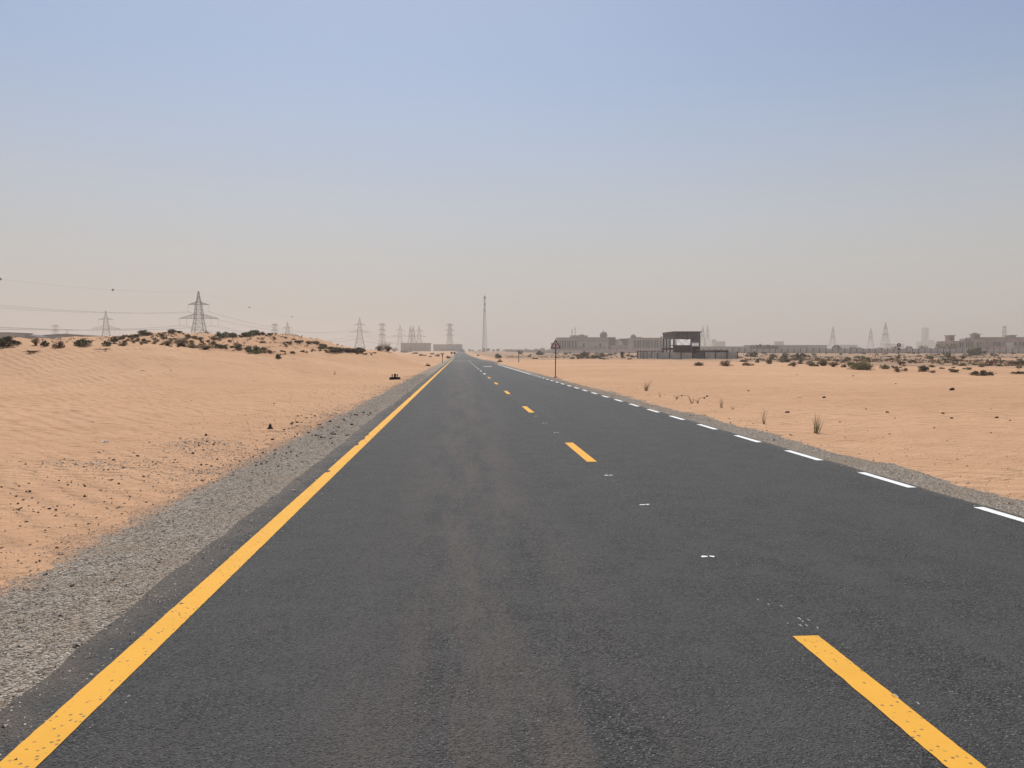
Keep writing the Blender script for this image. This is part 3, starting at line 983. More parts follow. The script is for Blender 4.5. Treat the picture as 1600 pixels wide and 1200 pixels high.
block('substation_building', 'plain grey box building left of the road end', 626.5, 670.5, 536.6, 1000, 25, M['grey_wall'], 'grey_wall')
for o in (bpy.data.objects['substation_building'],):
    s_ = Site((626.5 + 670.5) / 2, 1000, 0.8)
    for k in range(9):
        px = 627.5 + 42 * k / 8
        MB().box(s_.u(px) - 0.35, s_.u(px) + 0.35, -0.4, 0.003, -0.6, s_.v(536.9)).build('rib', M['concrete'], o)
    MB().box(s_.u(640), s_.u(644), -0.06, 0.004, -0.6, s_.v(542.5)).build('door', M['roof_dark'], o)
t_, s_ = block('low_warehouse', 'low grey warehouse at the far end of the road', 677, 721, 538.8, 1150, 25, M['grey_wall'], 'grey_wall', bays=1, ysill=(545.4, 546.6))
MB().box(s_.u(712), s_.u(717), 3, 9, s_.v(538.8) + 0.9, s_.v(537.6)).build('roof_unit', M['trim'], t_)
t_, s_ = block('warehouse', 'wide grey shed with curved roof behind the left dune', 63, 137.5, 525.0, 460, 22, M['grey_wall'], None, 1.5)
prof = [(s_.u(61.5) + (s_.u(138.5) - s_.u(61.5)) * k / 12, s_.v(524.8) + (s_.v(521.8) - s_.v(524.8)) * math.sin(k * math.pi / 12)) for k in range(13)]
MB().prism([(prof[-1][0], s_.v(525.2) + 0.02), (prof[0][0], s_.v(525.2) + 0.02)][::-1] + prof[::-1], -0.8, 22.6).build('roof', M['roof_dark'], t_)
MB().box(s_.u(70), s_.u(100), -0.06, 0.003, s_.v(527.6), s_.v(526.2)).build('pale_strip', M['pale'], t_)
block('warehouse', 'grey flat shed cut by the left edge of the picture', -40, 16, 520.8, 430, 20, M['grey_wall'], 'roof_dark', 1.5)
t_, s_ = block('warehouse', 'low grey shed with sloping roof between the two left sheds', 21, 62, 526.6, 445, 18, M['grey_wall'], None, 1.5)
MB().prism([(s_.u(20), s_.v(526.4)), (s_.u(63), s_.v(527.2)), (s_.u(63), s_.v(526.6)), (s_.u(42), s_.v(523.4)), (s_.u(22), s_.v(521.4))], -0.7, 18.6).build('roof', M['roof_dark'], t_)
block('long_shed', 'long low grey shed with dark roof right of the dark house', 1097, 1180, 542.2, 880, 20, M['grey_wall'], 'roof_dark')
block('long_shed', 'very long pale shed with dark eaves behind the far wall', 1172, 1292, 540.0, 900, 25, M['grey_wall'], 'roof_dark', bays=1, ysill=(541.4, 543))
block('distant_block', 'faint pale block on the horizon right of the dark house', 1117, 1133, 533.5, 1700, 20, M['grey_wall'])
block('distant_block', 'faint stepped block with small tower beyond the dark house', 1114, 1118, 530.2, 1750, 15, M['grey_wall'])
block('distant_block', 'small flat faint block above the long shed', 1212.5, 1224, 534.4, 1600, 12, M['grey_wall'], 'roof_dark')
t_, s_ = block('high_rise', 'faint hazy high-rise tower on the right horizon', 1443.2, 1450.2, 512.8, 2500, 18, M['grey_wall'])
MB().box(s_.u(1444), s_.u(1448), 4, 12, s_.v(512.8) + 0.01, s_.v(511.6)).build('roof_box', M['grey_wall'], t_)
for k in range(14):
    y = 514 + k * 1.9
    MB().box(s_.u(1443.7), s_.u(1449.7), -0.3, 0.01, s_.v(y + 0.8), s_.v(y)).build('window_band', M['glass'], t_)
block('distant_block', 'faint low block left of the hazy high-rise', 1436, 1442, 533.6, 2450, 20, M['grey_wall'])
block('distant_block', 'faint low block right of the hazy high-rise', 1451, 1459, 531.2, 2450, 20, M['grey_wall'])
block('distant_block', 'faint wide block between high-rise and pink villa', 1461, 1478, 535.2, 2300, 20, M['grey_wall'])
block('distant_block', 'faint wide block below the two right pylons', 1386, 1412, 537.0, 2300, 20, M['grey_wall'])
block('distant_block', 'pale low block on the horizon left of the pink villa', 1310, 1340, 538.8, 1500, 20, M['grey_wall'])
for px, yt, lab in ((893.6, 512.0, 'thin faint minaret above the palace roof, the shorter one'), (898.3, 509.0, 'thin faint minaret above the palace roof, the taller one')):
    s_ = Site(px, 1500, 0.6)
    t_ = thing('minaret', lab, 'minaret', s_.o)
    h = s_.v(yt)
    MB().lathe([(1.6, -0.5), (1.5, h * 0.62)], 10).build('shaft', M['stone'], t_)
    MB().lathe([(1.2, h * 0.62), (2.4, h * 0.645), (2.4, h * 0.67), (1.1, h * 0.675), (1.1, h * 0.84)], 10).build('balcony', M['stone'], t_)
    MB().lathe([(1.2, h * 0.84), (1.3, h * 0.87), (0.7, h * 0.93), (0.15, h * 0.97), (0.08, h)], 10).build('spire', M['dome'], t_)

# ------------------------------------------------------------------ pylons
def lattice(mb, rings, wl, wb, n=4, rot=math.pi / 4):
    """legs through rings (z, radius) with crossed bracing on every face"""
    P = [[Vector((r * math.cos(rot + 2 * math.pi * k / n), r * math.sin(rot + 2 * math.pi * k / n), z)) for k in range(n)] for z, r in rings]
    for a, b in zip(P[:-1], P[1:]):
        for k in range(n):
            j = (k + 1) % n
            mb.bar(a[k], b[k], wl, n=4, caps=False)
            mb.bar(a[k], b[j], wb, n=3, caps=False)
            mb.bar(a[j], b[k], wb, n=3, caps=False)
            mb.bar(b[k], b[j], wb, n=3, caps=False)
    return mb


def arm(mb, z, half, root, rise, wl=0.16, wb=0.10, depth=1.2):
    for s in (-1, 1):
        tip = Vector((s * half, 0, z))
        for q in (-1, 1):
            b0 = Vector((s * root * 0.5, q * depth, z)); t0 = Vector((s * root * 0.5, q * depth * 0.8, z + rise))
            mb.bar(b0, tip, wl, n=4, caps=False); mb.bar(t0, tip, wl, n=4, caps=False)
            m = 6
            for k in range(1, m):
                a = b0.lerp(tip, k / m); b = t0.lerp(tip, k / m); c = t0.lerp(tip, (k - 1) / m)
                mb.bar(a, b, wb, n=3, caps=False); mb.bar(a, c, wb, n=3, caps=False)
    mb.bar((-root, 0, z), (root, 0, z), wl, n=4)
    return mb


def insulator_mesh(L):
    mb = MB()
    prof = [(0.05, 0)]
    for k in range(9):
        z = -L * (0.08 + 0.1 * k)
        prof += [(0.06, z + 0.12), (0.17, z), (0.06, z - 0.10)]
    prof += [(0.05, -L)]
    mb.lathe(prof, 6)
    mb.bar((-0.55, 0, -L), (0.55, 0, -L), 0.11)
    return mb.mesh('insulator_string', M['porcelain'])


RT2 = math.sqrt(2)
suspension = {
    'tower_body': lattice(MB(), [(z, h * RT2) for z, h in ((-1, 8.2), (6.5, 6.9), (13, 5.6), (19, 4.4), (24, 3.55), (28, 3.0), (31.5, 2.7), (35.5, 2.4), (39.3, 2.1), (42.2, 1.4), (46, 0.75), (50, 0.25))], 0.26, 0.135).mesh('tower_body', M['steel']),
    'cross_arm': [arm(MB(), 28.2, 15.2, 3.0, 4.2).mesh('cross_arm', M['steel']), arm(MB(), 39.3, 8.2, 2.1, 2.4).mesh('cross_arm', M['steel'])],
    'insulator': insulator_mesh(5.6),
    'hang': [(-15, 28.1), (-9.6, 28.1), (9.6, 28.1), (15, 28.1), (-8.1, 39.2), (8.1, 39.2)],
}
tension = {
    'tower_body': lattice(MB(), [(z, h * RT2) for z, h in ((-1, 5.2), (6, 4.6), (12, 4.0), (18, 3.4), (23, 2.9), (27, 2.6), (31, 2.45), (35, 2.3), (39, 2.2), (43, 2.1), (46, 2.0))], 0.30, 0.17).mesh('tower_body', M['steel']),
    'cross_arm': [arm(MB(), z, 8.5, 2.3, 1.8, 0.2, 0.12, 1.6).mesh('cross_arm', M['steel']) for z in (27, 35, 43.5)],
    'insulator': insulator_mesh(4.0),
    'hang': [(s * 8.4, z - 0.1) for s in (-1, 1) for z in (27, 35, 43.5)],
}


def pylon(kind, px, d, rz, label, group, z=0.0, sc=1.0):
    p = at(px, d)
    t_ = thing('pylon', label, 'pylon', (p.x, p.y, gz(p.x, p.y) - 0.4), rz, group, sc)
    link('tower_body', kind['tower_body'], t_)
    for a in kind['cross_arm']: link('cross_arm', a, t_)
    for x, zz in kind['hang']: link('insulator_string', kind['insulator'], t_, (x, 0, zz))
    return t_


G = 'lattice power pylons in the haze'
big = pylon(suspension, 312, 620, R(2), 'largest lattice pylon, rising behind the left dune', G, sc=1.0)
mid = pylon(suspension, 562.5, 1139, R(3), 'wide-armed pylon right of the left dune', G)
pylon(suspension, 167, 937, R(28), 'second largest pylon, left of the largest one', G)
pylon(tension, 597.5, 1270, R(48), 'square-topped pylon rising behind the bare bush', G)
pylon(suspension, 625.5, 1430, R(6), 'wide-armed pylon just right of the bare bush', G)
pylon(suspension, 641.5, 1480, R(82), 'thin end-on pylon above the grey box building, the left of a close pair', G)
pylon(suspension, 645.8, 1460, R(80), 'thin end-on pylon above the grey box building, the right of a close pair', G)
pylon(suspension, 655, 1480, R(8), 'wide-armed pylon at the right end of the pylon row over the grey box building', G)
pylon(tension, 703, 1330, R(30), 'broad pylon above the low grey warehouse at the road end', G, sc=1.04)
pylon(tension, 88, 1330, R(70), 'small pylon above the curved-roof shed', G)
pylon(suspension, 106, 1700, R(75), 'faintest thin pylon above the curved-roof shed', G)
pylon(suspension, 400, 1950, R(70), 'faintest pylon just over the crest of the left dune', G)
pylon(tension, 430, 1280, R(60), 'narrow pylon just over the dune crest, left of a wider one', G)
pylon(suspension, 450, 1300, R(20), 'pylon over the right shoulder of the left dune', G)
pylon(suspension, 1091.5, 1900, R(80), 'faintest of three thin pylons beside the dark house', G)
pylon(suspension, 1097.5, 1480, R(78), 'middle of three thin pylons beside the dark house', G)
pylon(suspension, 1105, 1440, R(70), 'rightmost of three thin pylons beside the dark house', G)
pylon(suspension, 1300.5, 1530, R(80), 'thin faint pylon above the long pale shed', G)
pylon(suspension, 1359.5, 1600, R(78), 'shorter of two thin pylons left of the hazy high-rise', G)
pylon(suspension, 1382.5, 1330, R(82), 'taller of two thin pylons left of the hazy high-rise', G)
pylon(tension, 1568, 1390, R(70), 'thin pylon above the roof of the pink villa', G)


def span(a, b, sag, r, name, label, group, n=40, t1=1.0, balls=()):
    a = Vector(a); b = Vector(b)
    f = lambda t: a.lerp(b, t) - Vector((0, 0, 4 * sag * t * (1 - t)))
    t_ = thing(name, label, 'cable', (a.x, a.y, 0), 0, group)
    o = Vector((a.x, a.y, 0))
    MB().path([f(t1 * k / n) - o for k in range(n + 1)], r, 4).build('cable', M['wire'], t_)
    for t in balls:
        p = f(t) - o
        MB().lathe([(0.05, -0.75), (0.45, -0.6), (0.75, -0.2), (0.75, 0.2), (0.45, 0.6), (0.05, 0.75)], 10, p).build('marker_ball', M['black'], t_)
    return t_


def arms_of(kind_hang, base, rz, ins=5.6):
    c, s_ = math.cos(rz), math.sin(rz)
    return [Vector((base.x + x * c, base.y + x * s_, base.z + z - ins)) for x, z in kind_hang]


near = at(-1290, 160, 0.5)      # next pylon of the line, out of the picture on the left
near_hang = arms_of(suspension['hang'], near, R(2))
A1 = arms_of(suspension['hang'], big.location, R(2)); A2 = arms_of(suspension['hang'], mid.location, R(3))
far1 = arms_of(suspension['hang'], Vector((at(625.5, 1430).x, at(625.5, 1430).y, 0)), R(6))
for a, b in zip(A1, near_hang):
    span(a, b, 9.0, 0.055, 'power_cable', 'thin power cable running left out of the picture from the largest pylon', 'cables left of the largest pylon')
for a, b in zip(A1, A2):
    span(a, b, 11.0, 0.08, 'power_cable', 'thin sagging power cable between the largest pylon and the wide-armed one', 'cables right of the largest pylon')
for a, b in zip(A2, far1):
    span(a, b, 6.0, 0.11, 'power_cable', 'faint power cable from the wide-armed pylon to the one by the bare bush', 'cables beyond the wide-armed pylon')
span(big.location + Vector((0, 0, 50)), near + Vector((0, 0, 50)), 11.0, 0.03, 'earth_wire', 'topmost thin wire with dark marker balls left of the largest pylon', None, balls=(0.26, 0.48))
span(big.location + Vector((0, 0, 50)), mid.location + Vector((0, 0, 50)), 11.5, 0.03, 'earth_wire', 'topmost thin wire with marker balls right of the largest pylon', None, balls=(0.2, 0.43))

# ------------------------------------------------------------------ telecom mast
p = at(757.5, 830)
mast = thing('telecom_mast', 'tall tapering lattice telecom mast beside the far end of the road', 'mast', (p.x, p.y, gz(p.x, p.y)), R(8))
H = 60.0
cs = [(2.65 * math.cos(a), 2.65 * math.sin(a)) for a in (R(200), R(320), R(80))]
def leg_pt(k, z): 
    q = 1 - 0.80 * z / H
    return Vector((cs[k][0] * q, cs[k][1] * q, z))
for k in range(3):
    MB().bar(leg_pt(k, -0.5), leg_pt(k, H), 0.42 if k == 0 else 0.2, 0.24 if k == 0 else 0.12, 6).build('leg', M['steel'], mast)
mb = MB()
for i in range(24):
    z = 1 + i * 2.42
    for k in range(3):
        j = (k + 1) % 3
        mb.bar(leg_pt(k, z), leg_pt(j, z), 0.07, n=3, caps=False)
        mb.bar(leg_pt(k, z), leg_pt(j, min(z + 2.42, H)), 0.06, n=3, caps=False)
mb.build('bracing', M['steel'], mast)
for z in (58.2, 51.0, 44.5):
    for k in range(6):
        a = k * math.pi / 3
        c = Vector((math.cos(a), math.sin(a), 0)) * (1.15 if z > 55 else 0.75)
        if z < 46 and k % 2: continue
        o = MB().box(-0.16, 0.16, -0.09, 0.09, -1.3, 1.3).build('antenna_panel', M['steel'], mast, c + Vector((0, 0, z)))
        o.rotation_euler.z = a + math.pi / 2
mb = MB()
for z in (57.2, 59.2):
    mb.lathe([(0.6, z), (1.12, z + 0.01), (1.12, z + 0.12), (0.6, z + 0.13)], 12)
mb.build('platform', M['steel'], mast)
for dx in (-0.7, 0.0, 0.7):
    MB().bar((dx, 0, 59), (dx, 0, 64), 0.035).build('whip_aerial', M['steel'], mast)
MB().box(-3.2, -0.6, -4.2, -2.8, -0.4, 2.2).build('equipment_cabinet', M['grey_wall'], mast)

# ------------------------------------------------------------------ signs and posts
p, d = hit(868, 588)
d = 51.5; p = on_ground(868.0, d)
sg = thing('warning_sign', 'red-bordered triangular warning sign on a dark post beside the road', 'sign', p, -YAW)
MB().lathe([(0.032, -0.3), (0.032, 2.02)], 10).build('post', M['post_brown'], sg)
MB().lathe([(0.13, -0.2), (0.13, 0.03), (0.11, 0.05)], 12).build('footing', M['concrete'], sg)
def tri(r, zc, y0, y1, name, mat, parent):
    return MB().prism([(r * math.cos(a), zc + r * math.sin(a)) for a in (R(210), R(330), R(90))], y0, y1).build(name, M[mat], parent)
face = tri(0.415, 2.16, -0.052, -0.034, 'plate', 'sign_red', sg)
tri(0.275, 2.16, -0.0555, -0.0525, 'white_field', 'sign_white', face)
MB().prism([(-0.033, 2.045), (0.033, 2.045), (0.033, 2.13), (0.10, 2.13), (0.10, 2.175), (0.033, 2.175), (0.033, 2.24), (0.055, 2.24), (0, 2.31), (-0.055, 2.24), (-0.033, 2.24)], -0.0585, -0.056).build('junction_symbol', M['sign_black'], face)
MB().box(-0.06, 0.06, -0.033, -0.012, 1.98, 2.02).build('clamp', M['steel'], sg)

p = on_ground(1403.5, 107)
sg = thing('round_sign', 'red round sign on a thin post in the scrub on the right', 'sign', p, -YAW)
MB().lathe([(0.035, -0.3), (0.035, 2.35)], 8).build('post', M['post_brown'], sg)
def disc(r, z, y0, y1, n=24):
    return MB().prism([(r * math.cos(2 * math.pi * k / n), z + r * math.sin(2 * math.pi * k / n)) for k in range(n)], y0, y1)
pl = disc(0.29, 2.28, -0.06, -0.04).build('plate', M['sign_red'], sg)
disc(0.17, 2.28, -0.064, -0.061).build('white_field', M['sign_white'], pl)
MB().box(-0.16, 0.16, -0.064, -0.061, 2.255, 2.305).build('dark_bar', M['sign_black'], sg)
MB().box(-0.20, 0.20, -0.055, -0.038, 1.66, 1.86).build('lower_plate', M['post_brown'], sg)

for px, lab in ((705.8, 'dark round sign seen from behind left of the far road, the farther from the asphalt'), (710.2, 'dark round sign seen from behind left of the far road, the nearer to the asphalt')):
    p = on_ground(px, 290)
    sg = thing('round_sign', lab, 'sign', p, -YAW)
    MB().lathe([(0.05, -0.4), (0.05, 1.9)], 8).build('post', M['post_brown'], sg)
    disc(0.42, 1.75, 0.03, 0.06).build('plate', M['sign_black'], sg)
for px, y, h, nm, lab in ((810.6, 566.2, 2.1, 'marker_post', 'thin dark marker post with narrow plate right of the junction'), (691.3, 566.6, 1.5, 'marker_post', 'short brown marker post left of the road')):
    p, d = hit(px, y)
    sg = thing(nm, lab, 'post', p, -YAW)
    MB().lathe([(0.06, -0.3), (0.055, h * 0.75)], 8).build('post', M['post_brown'], sg)
    MB().box(-0.10, 0.10, -0.07, -0.05, h * 0.72, h).build('plate', M['sign_black'] if h > 2 else M['post_brown'], sg)
p, d = hit(972, 557.4)
sg = thing('steel_drum', 'small black drum standing on the plain left of the hoarding', 'drum', p)
MB().lathe([(0.26, -0.05), (0.28, 0.02), (0.26, 0.05), (0.26, 0.42), (0.28, 0.45), (0.26, 0.48), (0.26, 0.85), (0.28, 0.88), (0.25, 0.9)], 14).build('body', M['black'], sg).scale = (1.4, 1.4, 1.5)
p, d = hit(836, 561)
sg = thing('concrete_beam', 'low dark beam lying on the sand behind the warning sign', 'beam', p, -YAW)
MB().box(-0.72, 0.72, -0.15, 0.15, 0.02, 0.22).build('beam', M['black'], sg)
for x in (-0.5, 0.5): MB().box(x - 0.08, x + 0.08, -0.18, 0.18, -0.1, 0.02).build('bearer', M['concrete'], sg)


def sign_base(px, y, w, label, rz):
    p, d = hit(px, y)
    t_ = thing('sign_base', label, 'sign base', p, -YAW + rz, None, w / 0.66)
    MB().add([(-.33, -.2, -.05), (.33, -.2, -.05), (.33, .2, -.05), (-.33, .2, -.05), (-.29, -.16, .15), (.31, -.16, .15), (.29, .16, .16), (-.29, .16, .16)],
             [(0, 3, 2, 1), (4, 5, 6, 7), (0, 1, 5, 4), (1, 2, 6, 5), (2, 3, 7, 6), (3, 0, 4, 7)]).build('block', M['black'], t_)
    MB().box(-.05, .06, -.05, .05, .15, .36).build('socket', M['black'], t_)
    for x in (-.16, .16):
        MB().lathe([(.022, .14), (.022, .24), (.042, .25), (.042, .31), (.02, .33)], 8, (x, -.04, 0)).build('stub_bolt', M['black'], t_)
sign_base(617, 593.2, 0.66, 'black sign base with three stubs on the sand left of the road', R(-6))
sign_base(668.5, 572, 0.62, 'brownish black sign base further up the left verge', R(10))
sign_base(781, 565.6, 0.9, 'black sign base at the sandy junction on the right', R(-15))

# ------------------------------------------------------------------ plants
def unit(r):
    while True:
        v = Vector((r.uniform(-1, 1), r.uniform(-1, 1), r.uniform(-1, 1)))
        if 0.05 < v.length < 1: return v.normalized()


def leaf(mb, p, s, r, elong=1.6):
    n = unit(r); u = n.orthogonal().normalized()
    w_ = n.cross(u)
    a = r.uniform(0, 6.28)
    e = u * math.cos(a) + w_ * math.sin(a); f = n.cross(e)
    e *= s * elong * 0.5; f *= s * 0.5
    mb.add([p - e, p + f * 0.8, p + e, p - f * 0.8], [(0, 1, 2, 3)])


def bush_meshes(seed, n_leaf, h, leafmat, lsize=0.055, clumps=11, twig=22, open_=0.0):
    """unit-wide shrub: leaves gathered in clumps at the ends of bent stems"""
    r = random.Random(seed)
    lf, stm = MB(), MB()
    cl = []
    for k in range(clumps):
        a = r.uniform(0, 6.28); q = math.sqrt(r.random()) * 0.40
        z = h * (0.10 + 0.72 * math.sqrt(max(0, 1 - (q / 0.5) ** 2)) * r.uniform(0.25, 1.05))
        cl.append((Vector((q * math.cos(a), q * math.sin(a), z)), r.uniform(0.10, 0.19)))
    for c, rad in cl:
        for _ in range(n_leaf // clumps):
            o = unit(r) * rad * r.random() ** 0.45
            o.z *= 0.85 if h > 0.4 else 0.6
            p = c + o
            if p.z < 0.01: p.z = r.uniform(0.0, 0.1)
            leaf(lf, p, lsize * r.uniform(0.6, 1.4), r)
    for k in range(n_leaf // 3):          # skirt down to the sand
        a = r.uniform(0, 6.28); q = 0.12 + 0.36 * r.random()
        leaf(lf, Vector((q * math.cos(a), q * math.sin(a), r.uniform(0, h * 0.35))), lsize * r.uniform(0.5, 1.2), r)
    for k in range(twig):
        c, rad = cl[k % clumps]
        b = Vector((r.uniform(-.06, .06), r.uniform(-.06, .06), -0.04))
        tip = c + unit(r) * rad * (1.0 + open_)
        m = b.lerp(tip, 0.5) + Vector((r.uniform(-.05, .05), r.uniform(-.05, .05), -0.03))
        stm.path([b, m, tip], [0.012, 0.008, 0.003], 4)
    return lf.mesh('foliage', leafmat), stm.mesh('stems', M['twig'])


def twiggy_meshes(seed, n, h, mat, leaves=60, lsize=0.03, spread=0.5):
    """unit-wide dry bush of many fine branching twigs"""
    r = random.Random(seed)
    st_, lf = MB(), MB()
    for k in range(n):
        a = r.uniform(0, 6.28); lean = r.random() ** 0.7 * spread
        b = Vector((r.uniform(-.05, .05), r.uniform(-.05, .05), -0.03))
        tip = Vector((lean * math.cos(a), lean * math.sin(a), h * r.uniform(0.55, 1.0) * (1 - 0.5 * (lean / spread) ** 2)))
        m = b.lerp(tip, 0.5) + Vector((0, 0, 0.06)) + unit(r) * 0.04
        st_.path([b, m, tip], [0.010, 0.006, 0.002], 3)
        for j in range(3):
            q = m.lerp(tip, r.random()); e = q + unit(r) * 0.13 + Vector((0, 0, 0.06))
            st_.path([q, e], [0.004, 0.0015], 3)
            if leaves and r.random() < leaves / (n * 3): leaf(lf, e, lsize * r.uniform(0.7, 1.6), r)
            if leaves and r.random() < leaves / (n * 3): leaf(lf, q.lerp(e, 0.6), lsize * r.uniform(0.7, 1.6), r)
    return lf.mesh('foliage', mat), st_.mesh('stems', M['twig'])


def tuft_mesh(seed, n, spread, mat, bent=0.35, wid=0.016):
    """unit-high grass tuft"""
    r = random.Random(seed)
    mb = MB()
    for k in range(n):
        a = r.uniform(0, 6.28)
        b = Vector((r.gauss(0, .045), r.gauss(0, .045), -0.03))
        L = r.uniform(0.45, 1.0); q = r.random() ** 0.8 * spread
        d_ = Vector((math.cos(a), math.sin(a), 0)); side = Vector((-math.sin(a + 0.9), math.cos(a + 0.9), 0)) * wid * r.uniform(0.5, 1)
        pts = [b + d_ * (q * L * (t + bent * t * t * r.uniform(0.3, 1))) + Vector((0, 0, L * (t - bent * 0.4 * q * t * t))) for t in (0, 0.35, 0.7, 1.0)]
        vs_ = []
        for p, w in zip(pts, (1, 0.9, 0.6, 0.08)): vs_ += [p - side * w, p + side * w]
        mb.add(vs_, [(0, 1, 3, 2), (2, 3, 5, 4), (4, 5, 7, 6)])
    return mb.mesh('blades', mat)


BUSH = {
    'green': [bush_meshes(10 + k, 900, 0.50 + 0.06 * k, M['leaf_green'], 0.055, 12) for k in range(3)],
    'dark': [bush_meshes(20 + k, 800, 0.36 + 0.05 * k, M['leaf_dark'], 0.055, 17) for k in range(3)],
    'olive': [bush_meshes(30 + k, 750, 0.46, M['leaf_olive'], 0.05, 13, 40, 0.5) for k in range(3)],
    'brown': [bush_meshes(40 + k, 500, 0.5, M['leaf_brown'], 0.045, 10, 60, 0.9) for k in range(3)],
    'dry': [twiggy_meshes(50 + k, 110, 0.55, M['leaf_dry'], 260, 0.04) for k in range(3)],
    'low': [bush_meshes(60 + k, 420, 0.26, M['leaf_dark'], 0.055, 9, 16) for k in range(3)],
}
nb = [0]
PLANT_NAME = {'green': 'desert_shrub', 'dark': 'desert_shrub', 'olive': 'desert_shrub', 'brown': 'dry_shrub', 'dry': 'dry_shrub', 'low': 'low_shrub'}


def shrub(px, y, w_px, kind, label, group=None, h=1.0, depth=None):
    if depth is None: p, d = hit(px, y)
    else: p, d = on_ground(px, depth), depth
    w = w_px * d / F_PX
    v = BUSH[kind][nb[0] % 3]; nb[0] += 1
    t_ = thing(PLANT_NAME[kind], label, 'shrub', p, rng.uniform(0, 6.28), group, (w * rng.uniform(.75, 1.35), w * rng.uniform(.75, 1.3), w * h * rng.uniform(.85, 1.15)))
    link('stems', v[1], t_); link('foliage', v[0], t_)
    return t_


LOOK = {'green': 'green', 'dark': 'dark upright', 'olive': 'olive', 'brown': 'reddish brown', 'dry': 'pale dry', 'low': 'dark flat'}
def dune_label(px, y, kind):
    place = ('left of the second pylon', 'between the two largest pylons', 'under the largest pylon', 'just right of the largest pylon', 'mid dune', 'under the dune-top pylons', 'on its right shoulder', 'at its right end')
    i = int(np.searchsorted([180, 285, 335, 385, 425, 465, 520], px))
    crest = np.interp(px, [170, 215, 280, 320, 400, 430, 470, 530, 580], [530, 523, 520, 527, 522, 524, 533, 545, 551])
    return LOOK[kind] + ' shrub ' + ('on the dune crest ' if y < crest + 4 else 'on the dune slope ' if y < crest + 12 else 'low on the dune ') + place[i]


def plain_label(px, y, kind):
    place = ('behind the junction', 'behind the warning sign', 'in front of the domed palace', 'left of the hoarding', 'right of the hoarding', 'below the long pale shed', 'below the thin right pylons', 'near the round sign', 'below the hazy high-rise', 'below the left wind tower', 'in front of the pink villa')
    i = int(np.searchsorted([860, 900, 960, 1000, 1210, 1300, 1380, 1425, 1475, 1520], px))
    return 'small ' + LOOK[kind] + ' scrub bush ' + ('far out ' if y < 557 else 'midway ' if y < 565 else 'at the sand edge ') + place[i]


# left dune: the ones that stand out
for a in ((10, 541, 34, 'green', 'grey-green bush cut by the left edge of the picture', .8), (27, 539, 14, 'dark', 'small dark bush right behind the grey-green bush at the left edge', 1.0),
          (57, 541, 16, 'dry', 'pale dry bush left of a dark green one on the front dune', 1.3), (71, 541, 16, 'green', 'dark green bush between a pale and a reddish one on the front dune', 1.0),
          (91, 544.5, 19, 'brown', 'reddish brown dry bush on the front dune edge', 1.2), (131, 541, 26, 'green', 'wide green bush below the curved-roof shed', .8),
          (167, 540, 20, 'green', 'green bush below the second largest pylon', .8), (400, 552, 27, 'green', 'largest dark green bush at the foot of the left dune', .9),
          (373, 547, 17, 'green', 'green bush just left of the largest dune-foot bush', .8), (341, 544, 17, 'green', 'green bush on the slope right of the largest pylon', .8),
          (435, 561.5, 10, 'green', 'small upright dark green bush lowest on the dune foot', 1.8), (423, 553, 14, 'brown', 'brown bush between the largest and the lowest dune-foot bushes', .9),
          (283, 541.5, 26, 'dry', 'wide pale dry bush below the largest pylon on the front dune', .8), (262, 540.5, 18, 'dry', 'smaller pale dry bush on the front dune, left of a wide one', .8),
          (303, 543.5, 20, 'olive', 'olive bush on the front dune right of the pale dry ones', .7), (322, 547, 22, 'dry', 'pale dry bush where the front dune drops to the right', .7),
          (192, 540, 18, 'brown', 'flat brown bush right of the bush below the second pylon', .6), (525, 550, 24, 'dark', 'long dark bush on the low right end of the dune', .6),
          (545, 548.5, 22, 'dark', 'dark bush left of the wide-armed pylon foot', .7), (562, 550.5, 18, 'dark', 'dark bush at the wide-armed pylon foot', .8)):
    shrub(a[0], a[1], a[2], a[3], a[4], 'shrubs on the left dune', a[5])
# crest and slope of the vegetated dune
for px, y, w, k in ((226, 524, 17, 'dark'), (234, 525, 12, 'dark'), (250, 523, 7, 'dark'), (270, 521.5, 15, 'dark'), (281, 522, 10, 'dark'), (294, 527, 12, 'dark'), (312, 531, 13, 'olive'), (337, 531, 14, 'olive'),
                    (350, 528, 20, 'green'), (364, 527, 18, 'dark'), (388, 526, 16, 'green'), (400, 524, 18, 'dark'), (413, 525, 6, 'dark'), (423, 524, 10, 'dark'), (447, 529, 7, 'dark'), (460, 531, 8, 'low'), (472, 536, 8, 'dark'),
                    (483, 537, 10, 'dark'), (494, 537.5, 12, 'dark'), (502, 541, 9, 'dark'), (508, 542, 9, 'dark'), (515, 545, 12, 'low'), (441, 550, 10, 'dark'), (457, 553, 9, 'brown'), (190, 531, 10, 'dark'), (205, 528, 12, 'dark'), (215, 526, 10, 'low'), (180, 534, 12, 'dark')):
    shrub(px, y, w, k, dune_label(px, y, k), 'little shrubs over the left dune', 0.9)
r2 = random.Random(77)
for k in range(210):
    px = r2.uniform(170, 580)
    crest = np.interp(px, [170, 215, 280, 320, 400, 430, 470, 530, 580], [530, 523, 520, 527, 522, 524, 533, 545, 551])
    foot = np.interp(px, [170, 300, 400, 440, 520, 580], [539, 545, 554, 559, 552, 556])
    y = crest + (foot - crest) * (0.04 + 0.9 * r2.random())
    k2 = r2.choice(['dark', 'low', 'low', 'olive', 'brown', 'dry', 'olive'])
    shrub(px, y, r2.uniform(3.0, 10.0), k2, dune_label(px, y, k2), 'little shrubs over the left dune', r2.uniform(0.7, 1.1))
